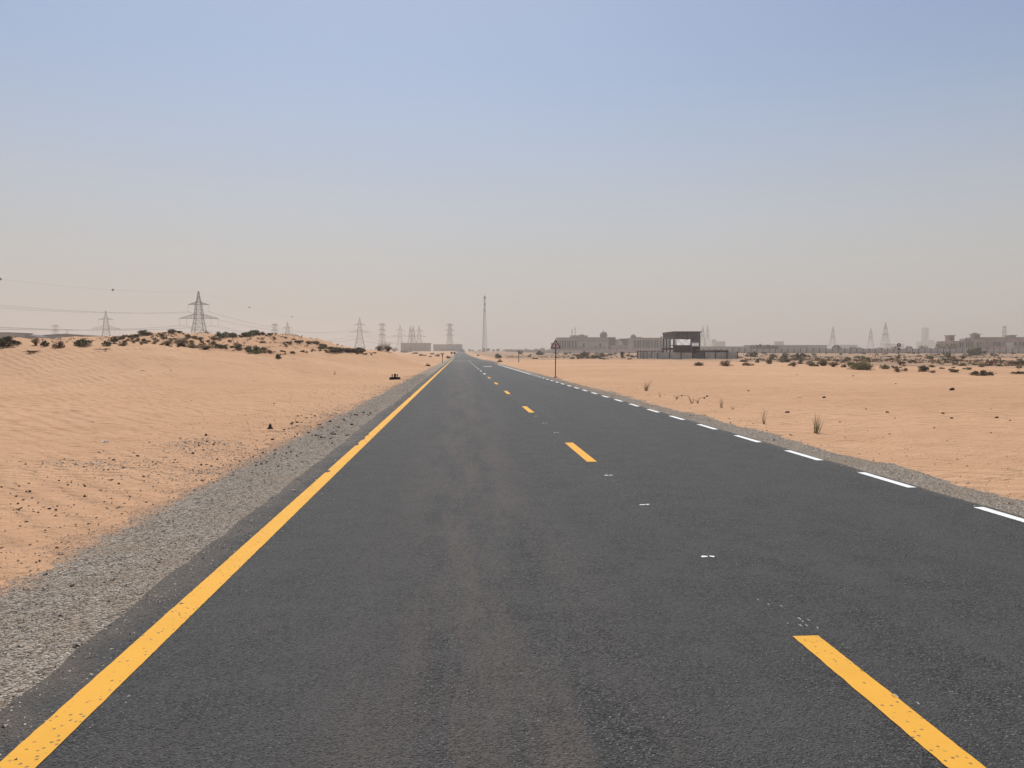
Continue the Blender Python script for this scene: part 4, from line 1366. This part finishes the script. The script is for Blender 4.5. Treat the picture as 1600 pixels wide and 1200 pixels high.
for px, y, w, k in ((632, 551, 11, 'dark'), (585, 552, 8, 'low'), (604, 547.5, 8, 'brown'), (616, 549, 12, 'dry'), (648, 553, 12, 'low'), (660, 556, 12, 'low'), (676, 554, 10, 'low'), (684, 557, 9, 'dark'), (672, 558, 8, 'low'), (691, 553.5, 9, 'low'), (640, 550, 9, 'low')):
    shrub(px, y, w, k, 'low scrub on the sand mound left of the far road', 'scrub beside the far road', 0.9)
shrub(700.5, 560, 9, 'green', 'single green bush at the left edge of the far road', None, 0.9)
shrub(712, 553.5, 4, 'dark', 'tiny dark bush touching the left edge of the far road', None, 1.0)
shrub(747, 556, 4.5, 'dark', 'tiny dark bush right of the far road', None, 1.0)
shrub(778, 560, 9.5, 'green', 'green bush behind the black base at the junction', None, 1.5)
shrub(843, 555, 15, 'green', 'green bush between the marker post and the warning sign', None, 1.1)
shrub(914, 557.5, 22, 'olive', 'olive bush on the plain in front of the domed palace', None, 0.8)
shrub(941, 557, 20, 'olive', 'olive bush on the plain below the big dome', None, 0.7)

# bare branching bush beside the square-topped pylon
def bare_bush(px, y, w_px, h_px):
    p, d = hit(px, y)
    w, h = w_px * d / F_PX, h_px * d / F_PX
    t_ = thing('bare_bush', 'large bare grey branching bush on the sand mound', 'bush', p, 0.4)
    r = random.Random(5)
    for b in range(11):
        mb = MB()
        a = r.uniform(0, 6.28)
        def grow(q, dirv, L, rad, lev):
            e = q + dirv * L
            mb.path([q, q.lerp(e, 0.5) + unit(r) * L * 0.07, e], [rad, rad * 0.85, rad * 0.65], 4)
            if lev < 4:
                for _ in range(3):
                    nd = (dirv + unit(r) * 0.62 + Vector((0, 0, 0.16))).normalized()
                    grow(q.lerp(e, r.uniform(0.45, 1.0)), nd, L * r.uniform(0.55, 0.8), rad * 0.6, lev + 1)
        grow(Vector((r.uniform(-.3, .3) * w * 0.6, r.uniform(-.2, .2), -0.1)), Vector((math.cos(a) * 0.75, math.sin(a) * 0.75, 0.85)).normalized(), h * 0.40, 0.026, 1)
        mb.build('branch', M['bare_twig'], t_)
    f = BUSH['dry'][1]
    for k in range(3):
        o = link('undergrowth', f[0], t_, (r.uniform(-.4, .4) * w, r.uniform(-.3, .3), 0)); o.scale = (w * 0.5,) * 3
        o = link('undergrowth', f[1], t_, o.location); o.scale = (w * 0.5,) * 3
bare_bush(599, 548.5, 30, 19)

# scrubby plain on the right
for a in ((1345, 578, 44, 'olive', 'widest olive bush at the edge of the clean sand on the right', .75), (1382, 576.5, 18, 'olive', 'olive bush just right of the widest one', .8), (1403, 581, 17, 'brown', 'brownish bush below the round sign', .8),
          (1414, 580, 8, 'brown', 'narrow brown bush right below the round sign', 1.2), (1443, 581, 17, 'olive', 'round olive bush on a dark stem right of the round sign', 1.3), (1456, 583, 10, 'brown', 'small brown bush right of the round olive one', .9),
          (1491, 582, 15, 'olive', 'loose olive bush below the left wind tower', .9), (1533, 587, 32, 'low', 'wide low dark bush nearest the sand edge on the far right', .9), (1518, 586, 8, 'brown', 'small bush left of the wide low dark one', .9),
          (1592, 570, 26, 'low', 'low dark bush at the right edge of the picture', .9), (1593, 584, 20, 'low', 'second low dark bush nearer at the right edge', .8), (1240, 572.5, 13, 'dry', 'dry bush right of the smooth sand mound', .9), (1266, 570, 14, 'olive', 'olive bush before the long wall, left of two dry ones', .8),
          (1285, 571.5, 18, 'dry', 'dry bush before the long wall, left of another', .8), (1302, 573.5, 16, 'dry', 'dry bush left of the widest olive bush', .8), (1225, 561, 15, 'green', 'round grey-green bush on the plain, left of its twin', 1.1), (1251, 561, 17, 'green', 'round grey-green bush on the plain, right of its twin', 1.1),
          (1178, 558, 16, 'green', 'dark green bush right of the hoarding', .9), (1525, 555.5, 26, 'green', 'big green bush in front of the pink villa', .9), (1479, 556, 14, 'green', 'smaller green bush under the left wind tower', .9), (1092, 571.5, 18, 'olive', 'flat olive bush on the sand below the hoarding', .7),
          (1135, 572, 26, 'brown', 'wide brown bush at the right foot of the hoarding', .7), (1169, 571.5, 18, 'brown', 'brown bush right of the hoarding end', .7)):
    shrub(a[0], a[1], a[2], a[3], a[4], 'bushes on the right plain', a[5])
r2 = random.Random(99)
for k in range(280):
    px = r2.uniform(800, 1600)
    if r2.random() < 0.25: px = r2.uniform(1200, 1600)
    y0 = np.interp(px, [800, 995, 1000, 1150, 1155, 1240, 1600], [560, 562, 550.5, 550.5, 567, 572, 583])
    y = 552.3 + (y0 - 552.3) * r2.random() ** (1.3 if px > 1155 else 1.0)
    if 995 < px < 1155: continue
    sz = np.interp(y, [552, 560, 583], [5.5, 8, 10]) * r2.uniform(0.6, 1.5)
    k2 = r2.choice(['low', 'dark', 'low', 'olive', 'olive', 'brown', 'dry'])
    shrub(px, y, sz, k2, plain_label(px, y, k2), 'scrub scattered over the right plain', r2.uniform(0.7, 1.1))

# grass tufts and twigs near the road
def tuft(px, y, h_px, n, spread, label, bent=0.35, mat='grass', seed=1):
    p, d = hit(px, y)
    h = h_px * d / F_PX
    t_ = thing('grass_tuft', label, 'grass tuft', p, rng.uniform(0, 6.28), 'grass tufts beside the road', h)
    link('blades', tuft_mesh(seed, n, spread, M[mat], bent), t_)
    link('dead_base', tuft_mesh(seed + 50, max(6, n // 3), spread * 1.5, M['leaf_dry'], 0.9), t_).scale = (0.55, 0.55, 0.5)
tuft(1278, 677, 38, 26, 0.34, 'tallest green grass tuft, nearest on the right sand', seed=1)
tuft(1195, 663, 30, 13, 0.22, 'thin leaning grass tuft left of the tallest one', 0.5, seed=2)
tuft(1010, 611, 22, 34, 0.62, 'bushy dark grass tuft right of the road', seed=3)
tuft(1032, 621, 13, 16, 0.6, 'small sparse tuft right of the bushy one', 0.6, seed=4)
tuft(1058, 624, 12, 34, 0.9, 'wide flat grass tuft beside the gravel', 0.7, seed=5)
tuft(1128, 638, 22, 14, 0.25, 'thin upright twig tuft with dry litter at its foot', 0.3, 'leaf_dry', seed=6)
tuft(1146, 641, 9, 26, 1.3, 'low dry litter tuft right of the thin twig tuft', 0.9, 'leaf_dry', seed=7)
tuft(523, 586, 10, 14, 0.5, 'tiny grass tuft alone on the left sand', seed=8)
tuft(461, 659, 11, 8, 0.35, 'tiny dry twig tuft on the left sand', 0.4, 'leaf_dry', seed=9)
tuft(315, 648, 6, 7, 0.4, 'tiniest dry sprig on the left sand', 0.4, 'leaf_dry', seed=10)


def bent_twig(px, y, h_px, label, seed):
    p, d = hit(px, y)
    s_ = d / F_PX
    r = random.Random(seed)
    t_ = thing('dry_twig', label, 'twig', p, -YAW)
    sx = -1 if seed % 2 else 1
    h = h_px * s_
    pts = [Vector((0, 0, -0.03)), Vector((sx * -0.2 * h, 0, 0.5 * h)), Vector((sx * -0.35 * h, 0.02, 0.85 * h)), Vector((sx * -0.75 * h, 0.03, 0.95 * h)), Vector((sx * -1.1 * h, 0, 0.9 * h))]
    MB().path(pts, [0.009, 0.008, 0.006, 0.005, 0.006], 5).build('stem', M['wood'], t_)
    MB().lathe([(0.005, -0.03), (0.022, -0.015), (0.024, 0.01), (0.006, 0.03)], 7, pts[-1]).build('seed_head', M['wood'], t_)
    for k in range(3):
        e = Vector((r.uniform(-.4, .4) * h, r.uniform(-.1, .1), h * r.uniform(0.5, 1.0)))
        MB().path([(0.02 * k, 0, -0.03), e * 0.5 + Vector((0.03, 0, 0)), e], [0.008, 0.006, 0.003], 4).build('side_stem', M['leaf_dry'], t_)
bent_twig(1081, 631, 14, 'bent dry twig with dark tip, left of a similar one', 2)
bent_twig(1090, 631, 10, 'bent dry twig with dark tip, right of a similar one', 3)


def dead_branch(px, y, w_px, label, seed, n=16):
    p, d = hit(px, y)
    L = w_px * d / F_PX
    r = random.Random(seed)
    t_ = thing('dead_branch', label, 'branch', p + Vector((0, 0, 0.05)), -YAW)
    for k in range(n):
        a = Vector((r.uniform(-.3, .0) * L, r.uniform(-.2, .2) * L, r.uniform(0, .06) * L))
        e = a + Vector((r.uniform(-.35, .6) * L, r.uniform(-.3, .3) * L, r.uniform(-.10, .12) * L))
        e.z = max(e.z, 0.0)
        MB().path([a, a.lerp(e, .5) + Vector((0, 0, .05 * L * r.random())), e], [0.05 * L * .5, 0.03 * L * .5, 0.006 * L], 5).build('limb', M['wood'], t_)
dead_branch(52, 553, 24, 'heap of dead dark branches on the front dune at left', 3, 22)
dead_branch(165, 549, 30, 'long dead branch lying along the front dune', 4, 5)
dead_branch(222, 582, 11, 'short dark stick on the left sand slope', 5, 4)
dead_branch(268, 581.5, 14, 'longer dark stick right of a short one on the left slope', 6, 4)
dead_branch(1252, 624, 12, 'flat piece of dark wood on the right sand', 7, 4)
dead_branch(1227, 625.5, 7, 'small dark splinter left of the flat wood on the right sand', 8, 3)

# ------------------------------------------------------------------ stones and litter
def rock_mesh(seed, mat):
    r = random.Random(seed)
    bm = bmesh.new()
    bmesh.ops.create_icosphere(bm, subdivisions=2, radius=0.5)
    dirs = [(unit(r), r.uniform(0.24, 0.42)) for _ in range(9)]
    for v in bm.verts:
        for n_, o in dirs:                      # knock flat facets off the ball
            k = v.co.dot(n_)
            if k > o: v.co -= n_ * (k - o)
        v.co *= r.uniform(0.94, 1.06)
        v.co.z *= 0.72
    me = bpy.data.meshes.new('stone'); bm.to_mesh(me); bm.free()
    me.materials.append(mat)
    return me
ROCKS = [rock_mesh(200 + k, M['rock']) for k in range(8)]
r2 = random.Random(31)
def stone(px, y, w_px, label, group, me=None):
    p, d = hit(px, y)
    w = w_px * d / F_PX
    o = link('stone', me or r2.choice(ROCKS), None, p + Vector((0, 0, w * 0.12)))
    o.scale = (w * r2.uniform(.8, 1.2), w * r2.uniform(.7, 1.1), w * r2.uniform(.6, 1.0)); o.rotation_euler = (r2.uniform(-.2, .2), r2.uniform(-.2, .2), r2.uniform(0, 6.28))
    return tag(o, label, 'stone', group)
def stone_label(px, y):
    i = int(np.searchsorted([90, 170, 280, 370, 450, 530], px))
    where = ('at the left edge of the picture', 'near the left edge', 'below the white scrap', 'in the middle of the left sand', 'near the pointed lump', 'by the gravel right of the pointed lump', 'by the gravel where the yellow line is chipped')[i]
    return 'small dark stone ' + ('farther out ' if y < 690 else 'halfway ' if y < 740 else 'close by ') + where
for cx, cy_, sx, sy, n in ((505, 676, 30, 10, 34), (425, 712, 30, 5, 16), (560, 655, 30, 6, 14), (400, 725, 20, 6, 8), (310, 692, 22, 7, 12), (330, 722, 25, 8, 12), (200, 735, 40, 10, 10), (120, 760, 30, 5, 8), (25, 770, 22, 8, 12), (35, 800, 14, 3, 8), (72, 797, 8, 3, 6), (460, 665, 20, 8, 10), (240, 715, 30, 8, 8), (540, 690, 20, 8, 10), (130, 850, 40, 20, 5), (620, 640, 10, 6, 5)):
    for k in range(n):
        px, y = r2.gauss(cx, sx), r2.gauss(cy_, sy)
        if y < 640: y = 645
        stone(px, y, r2.uniform(2.2, 6.2), stone_label(px, y), 'dark stones left of the road')
for px, y, w in ((105, 922, 9), (128, 936, 5), (190, 988, 6), (277, 912, 6), (258, 915, 5), (300, 905, 4), (262, 902, 4)):
    stone(px, y, w, 'dark stone lying on the gravel shoulder at lower left', 'dark stones on the left gravel')
SR = 'small brown stone scattered on the sand right of the road'
for px, y, w in ((1388, 646, 6), (1475, 648, 6), (1489, 654, 6), (1314, 661, 5), (1462, 669, 4), (1515, 731, 4), (1488, 610, 9), (1288, 623, 6), (1560, 653, 7), (1580, 658, 4), (1170, 612, 4), (1105, 620, 5), (1400, 600, 3), (1333, 588, 3), (1246, 586, 3), (1354, 640, 3), (1550, 640, 3), (1400, 654, 3)):
    stone(px, y, w, SR, 'brown stones right of the road', rock_mesh(300, M['rock_brown']) if px == 1388 else None)
stone(1231, 645.5, 8, 'dark red-brown stone alone between the two tall grass tufts', None, rock_mesh(301, M['rock_brown']))
for k in range(26):
    y = 8.5 + 20 * r2.random()
    o = link('stone', r2.choice(ROCKS), None, (6.35 + r2.gauss(0, .22), y, -0.01)); w = r2.uniform(.015, .05); o.scale = (w, w, w * .8)
    tag(o, 'tiny dark stone on the edge of the right gravel shoulder', 'stone', 'dark stones on the right gravel')
# dark pointed stone on its own little heap
p, d = hit(421, 674)
t_ = thing('pointed_stone', 'dark pointed lump standing on a small sand heap left of the road', 'stone', p)
MB().lathe([(0.085, -0.02), (0.08, 0.03), (0.06, 0.06), (0.035, 0.08), (0.028, 0.12), (0.008, 0.16)], 9).build('lump', M['rock'], t_)
MB().lathe([(0.34, -0.05), (0.26, 0.01), (0.14, 0.035), (0.03, 0.045)], 18).build('sand_heap', M['sand'], t_)
def litter(px, y, w_px, label, seed):
    p, d = hit(px, y); w = w_px * d / F_PX; r = random.Random(seed)
    mb = MB(); n = 5
    vs_ = [((i / n - .5) * w, (j / 3 - .5) * w * .6 + r.uniform(-.1, .1) * w, r.uniform(0.01, .18) * w) for i in range(n + 1) for j in range(4)]
    mb.add(vs_, [(i * 4 + j, (i + 1) * 4 + j, (i + 1) * 4 + j + 1, i * 4 + j + 1) for i in range(n) for j in range(3)])
    tag(mb.build('litter_scrap', M['scrap'], None, p), label, 'litter')
litter(163, 691.5, 11, 'crumpled white scrap on the left sand', 1)
litter(396, 596, 4, 'tiny white scrap on the slope below the left dune', 2)
litter(1344, 577.5, 5, 'white scrap at the foot of the widest olive bush', 3)

# loose gravel: real chips over both shoulders, thinning onto the sand and the asphalt edge
def chips(name, label, n, xf, yr, size, seed, mat):
    g = np.random.default_rng(seed)
    y = yr[0] * (yr[1] / yr[0]) ** g.random(n)
    x = xf(g, n, y)
    base = np.array([(1, 0, 0), (-.5, .87, 0), (-.5, -.87, 0), (.3, .1, .8), (-.2, .2, -.7)], float)
    tri_ = np.array([(0, 1, 3), (1, 2, 3), (2, 0, 3), (1, 0, 4), (2, 1, 4), (0, 2, 4)])
    s_ = size * np.exp(g.normal(0, 0.40, n)) * (1 + y * 0.03)
    a = g.random(n) * 6.283
    v = base[None] * (1 + g.normal(0, .28, (n, 5, 3)))
    vx = v[..., 0] * np.cos(a)[:, None] - v[..., 1] * np.sin(a)[:, None]
    vy = v[..., 0] * np.sin(a)[:, None] + v[..., 1] * np.cos(a)[:, None]
    z0 = np.maximum(ground(x, y), -0.03 + rise(y))
    z0 = np.where((x > -2.1) & (x < 5.55), 0.0, z0)
    co = np.stack([x[:, None] + vx * s_[:, None] * .5, y[:, None] + vy * s_[:, None] * .5, (z0 + s_ * 0.08)[:, None] + v[..., 2] * s_[:, None] * .34], -1).reshape(-1, 3)
    fc = (tri_[None] + (np.arange(n) * 5)[:, None, None]).reshape(-1, 3)
    return tag(link(name, np_mesh(name, co, fc, mat, False)), label, kind='stuff')


def chip_mat(name, a, b):
    t = NT(name)
    gi = t.node('ShaderNodeNewGeometry')
    c = t.mix(gi.outputs['Random Per Island'], a, b)
    return t.out(c, 0.85, spec=0.2)
cm = chip_mat('gravel_chip', (0.16, 0.13, 0.105), (0.62, 0.56, 0.48))
cd = chip_mat('dark_chip', (0.03, 0.026, 0.023), (0.16, 0.12, 0.09))
chips('gravel_chips', 'loose grey gravel chips over the left shoulder', 30000, lambda g, n, y: -2.66 + g.normal(0, 0.40, n) - 0.1 * np.sin(y * .7), (2.2, 60), 0.010, 1, cm)
chips('gravel_chips', 'loose grey gravel chips over the right shoulder', 9000, lambda g, n, y: 5.97 + g.normal(0, 0.22, n), (6.5, 60), 0.009, 2, cm)
def tongues(g, n, y):
    c = np.array([(-3.3, 16.5, .35, 1.6), (-3.9, 12.8, .5, .5), (-4.6, 13.8, .45, .35), (-3.6, 10.6, .4, .5), (-3.4, 21.0, .3, 2.0), (-5.2, 11.2, .5, .3)])
    k = g.integers(0, len(c), n)
    y[:] = c[k, 1] + g.normal(0, 1, n) * c[k, 3]
    return c[k, 0] + g.normal(0, 1, n) * c[k, 2]
chips('gravel_chips', 'grey gravel tongues spilling over the sand left of the shoulder', 5200, tongues, (5, 40), 0.012, 8, cm)
chips('dark_grit', 'dark grit scattered over the sand left of the gravel', 2600, lambda g, n, y: -3.1 - np.abs(g.normal(0, 1.5, n)), (5, 40), 0.012, 3, cd)
chips('dark_grit', 'dark grit scattered over the sand right of the gravel', 900, lambda g, n, y: 6.2 + np.abs(g.normal(0, 1.8, n)), (8, 40), 0.011, 4, cd)
chips('road_grit', 'pale grit lying on the asphalt near both edges', 2600, lambda g, n, y: np.where(g.random(n) < .7, -2.02 + np.abs(g.normal(0, .22, n)), 5.5 - np.abs(g.normal(0, .12, n))), (2.2, 30), 0.005, 5, cm)

# fine dry litter and stubble that nobody could count
def stubble(name, label, spots, size, seed, mat):
    r = random.Random(seed)
    g = np.random.default_rng(seed)
    P = np.array(spots)
    xs, ys = P[:, 0], P[:, 1]
    zs_ = ground(xs, ys)
    mb = MB()
    for x, y, z in zip(xs, ys, zs_):
        s_ = size * math.exp(r.gauss(0, .4))
        for k in range(5):
            a = r.uniform(0, 6.28); q = r.random() * s_
            b = Vector((x + math.cos(a) * q * .6, y + math.sin(a) * q * .6, z - .02))
            e = b + Vector((math.cos(a) * s_ * .5, math.sin(a) * s_ * .5, s_ * r.uniform(.25, .7)))
            sd = Vector((-math.sin(a), math.cos(a), 0)) * s_ * .12
            mb.add([b - sd, b + sd, e + sd * .6, e - sd * .6], [(0, 1, 2, 3)])
    tag(mb.build(name, M[mat]), label, kind='stuff')
def plain_spots(n, seed):
    r = random.Random(seed); out = []
    while len(out) < n:
        d = 70 * (390 / 70) ** r.random(); px = r.uniform(790, 1640)
        p = at(px, d)
        lim = np.interp(px, [790, 1000, 1155, 1240, 1600], [120, 175, 108, 92, 66])
        if d < lim or p.x < 9 or (990 < px < 1160 and d < 200): continue
        if float(vnoise(np.array([p.x * .06]), np.array([p.y * .025]), 5)[0]) < 0.03: continue
        out.append((p.x, p.y))
    return out
def dune_spots(n, seed):
    r = random.Random(seed); out = []
    while len(out) < n:
        px = r.uniform(-40, 600); d = r.uniform(np.interp(px, [0, 300, 420, 500], [62, 66, 76, 92]), 118); p = at(px, d)
        if float(vnoise(np.array([p.x * .25]), np.array([p.y * .15]), 9)[0]) < -0.05: continue
        out.append((p.x, p.y))
    return out
stubble('dry_stubble', 'brown dry stubble covering the rough plain on the right', plain_spots(2300, 3), 0.30, 11, 'leaf_brown')
stubble('dry_stubble', 'dark low stubble covering the rough plain on the right', plain_spots(1100, 4), 0.34, 12, 'leaf_dark')
stubble('dry_stubble', 'pale and brown stubble over the vegetated left dune', dune_spots(1500, 5), 0.20, 13, 'leaf_brown')

# far tree lines: one mass in the haze
def tree_line(px0, px1, d, hmax, seed, label, mat='leaf_green'):
    r = random.Random(seed)
    mb = MB()
    a, b = at(px0, d), at(px1, d)
    L = (b - a).length
    n = int(L / 3.2)
    for k in range(n):
        c = a.lerp(b, (k + r.random()) / n) + Vector((r.gauss(0, 2), r.gauss(0, 6), 0))
        z0 = gz(c.x, c.y) - 0.3
        h = hmax * r.uniform(0.35, 1.0) * (0.6 + 0.8 * float(vnoise(np.array([k * .13]), np.array([seed * 1.0]), seed)[0] + .5))
        mb.bar(c + Vector((0, 0, z0)), c + Vector((0, 0, z0 + h * .5)), .2, .12, 4)
        for _ in range(80):
            q = unit(r) * r.random() ** .4
            leaf(mb, c + Vector((q.x * h * .62, q.y * h * .6, z0 + h * .58 + q.z * h * .42)), h * .2 * r.uniform(.6, 1.3), r, 1.3)
    tag(mb.build('tree_line', M[mat]), label, kind='stuff')
tree_line(722, 862, 900, 4.2, 1, 'hazy line of trees along the horizon right of the road end')
tree_line(1155, 1300, 500, 5.6, 4, 'hazy low hedge in front of the long sheds')
tree_line(1290, 1482, 480, 6.6, 2, 'dark hazy tree line behind the long wall on the right')
tree_line(565, 600, 900, 4.5, 3, 'hazy low trees between the dune and the bare bush')

# ------------------------------------------------------------------ haze
def make_haze(density=0.00055):
    m = bpy.data.materials.new('dust_haze')
    m.use_nodes = True
    n = m.node_tree.nodes; n.clear()
    o = n.new('ShaderNodeOutputMaterial')
    v = n.new('ShaderNodeVolumePrincipled')
    v.inputs['Color'].default_value = (0.70, 0.67, 0.63, 1)
    v.inputs['Density'].default_value = density
    v.inputs['Anisotropy'].default_value = 0.35
    m.node_tree.links.new(v.outputs[0], o.inputs['Volume'])
    hz = MB().box(-5650, 5650, -1200, 5650, -2.0, 96.0).build('haze', m)
    tag(hz, 'pale dust haze hanging over the desert', kind='stuff')
make_haze()
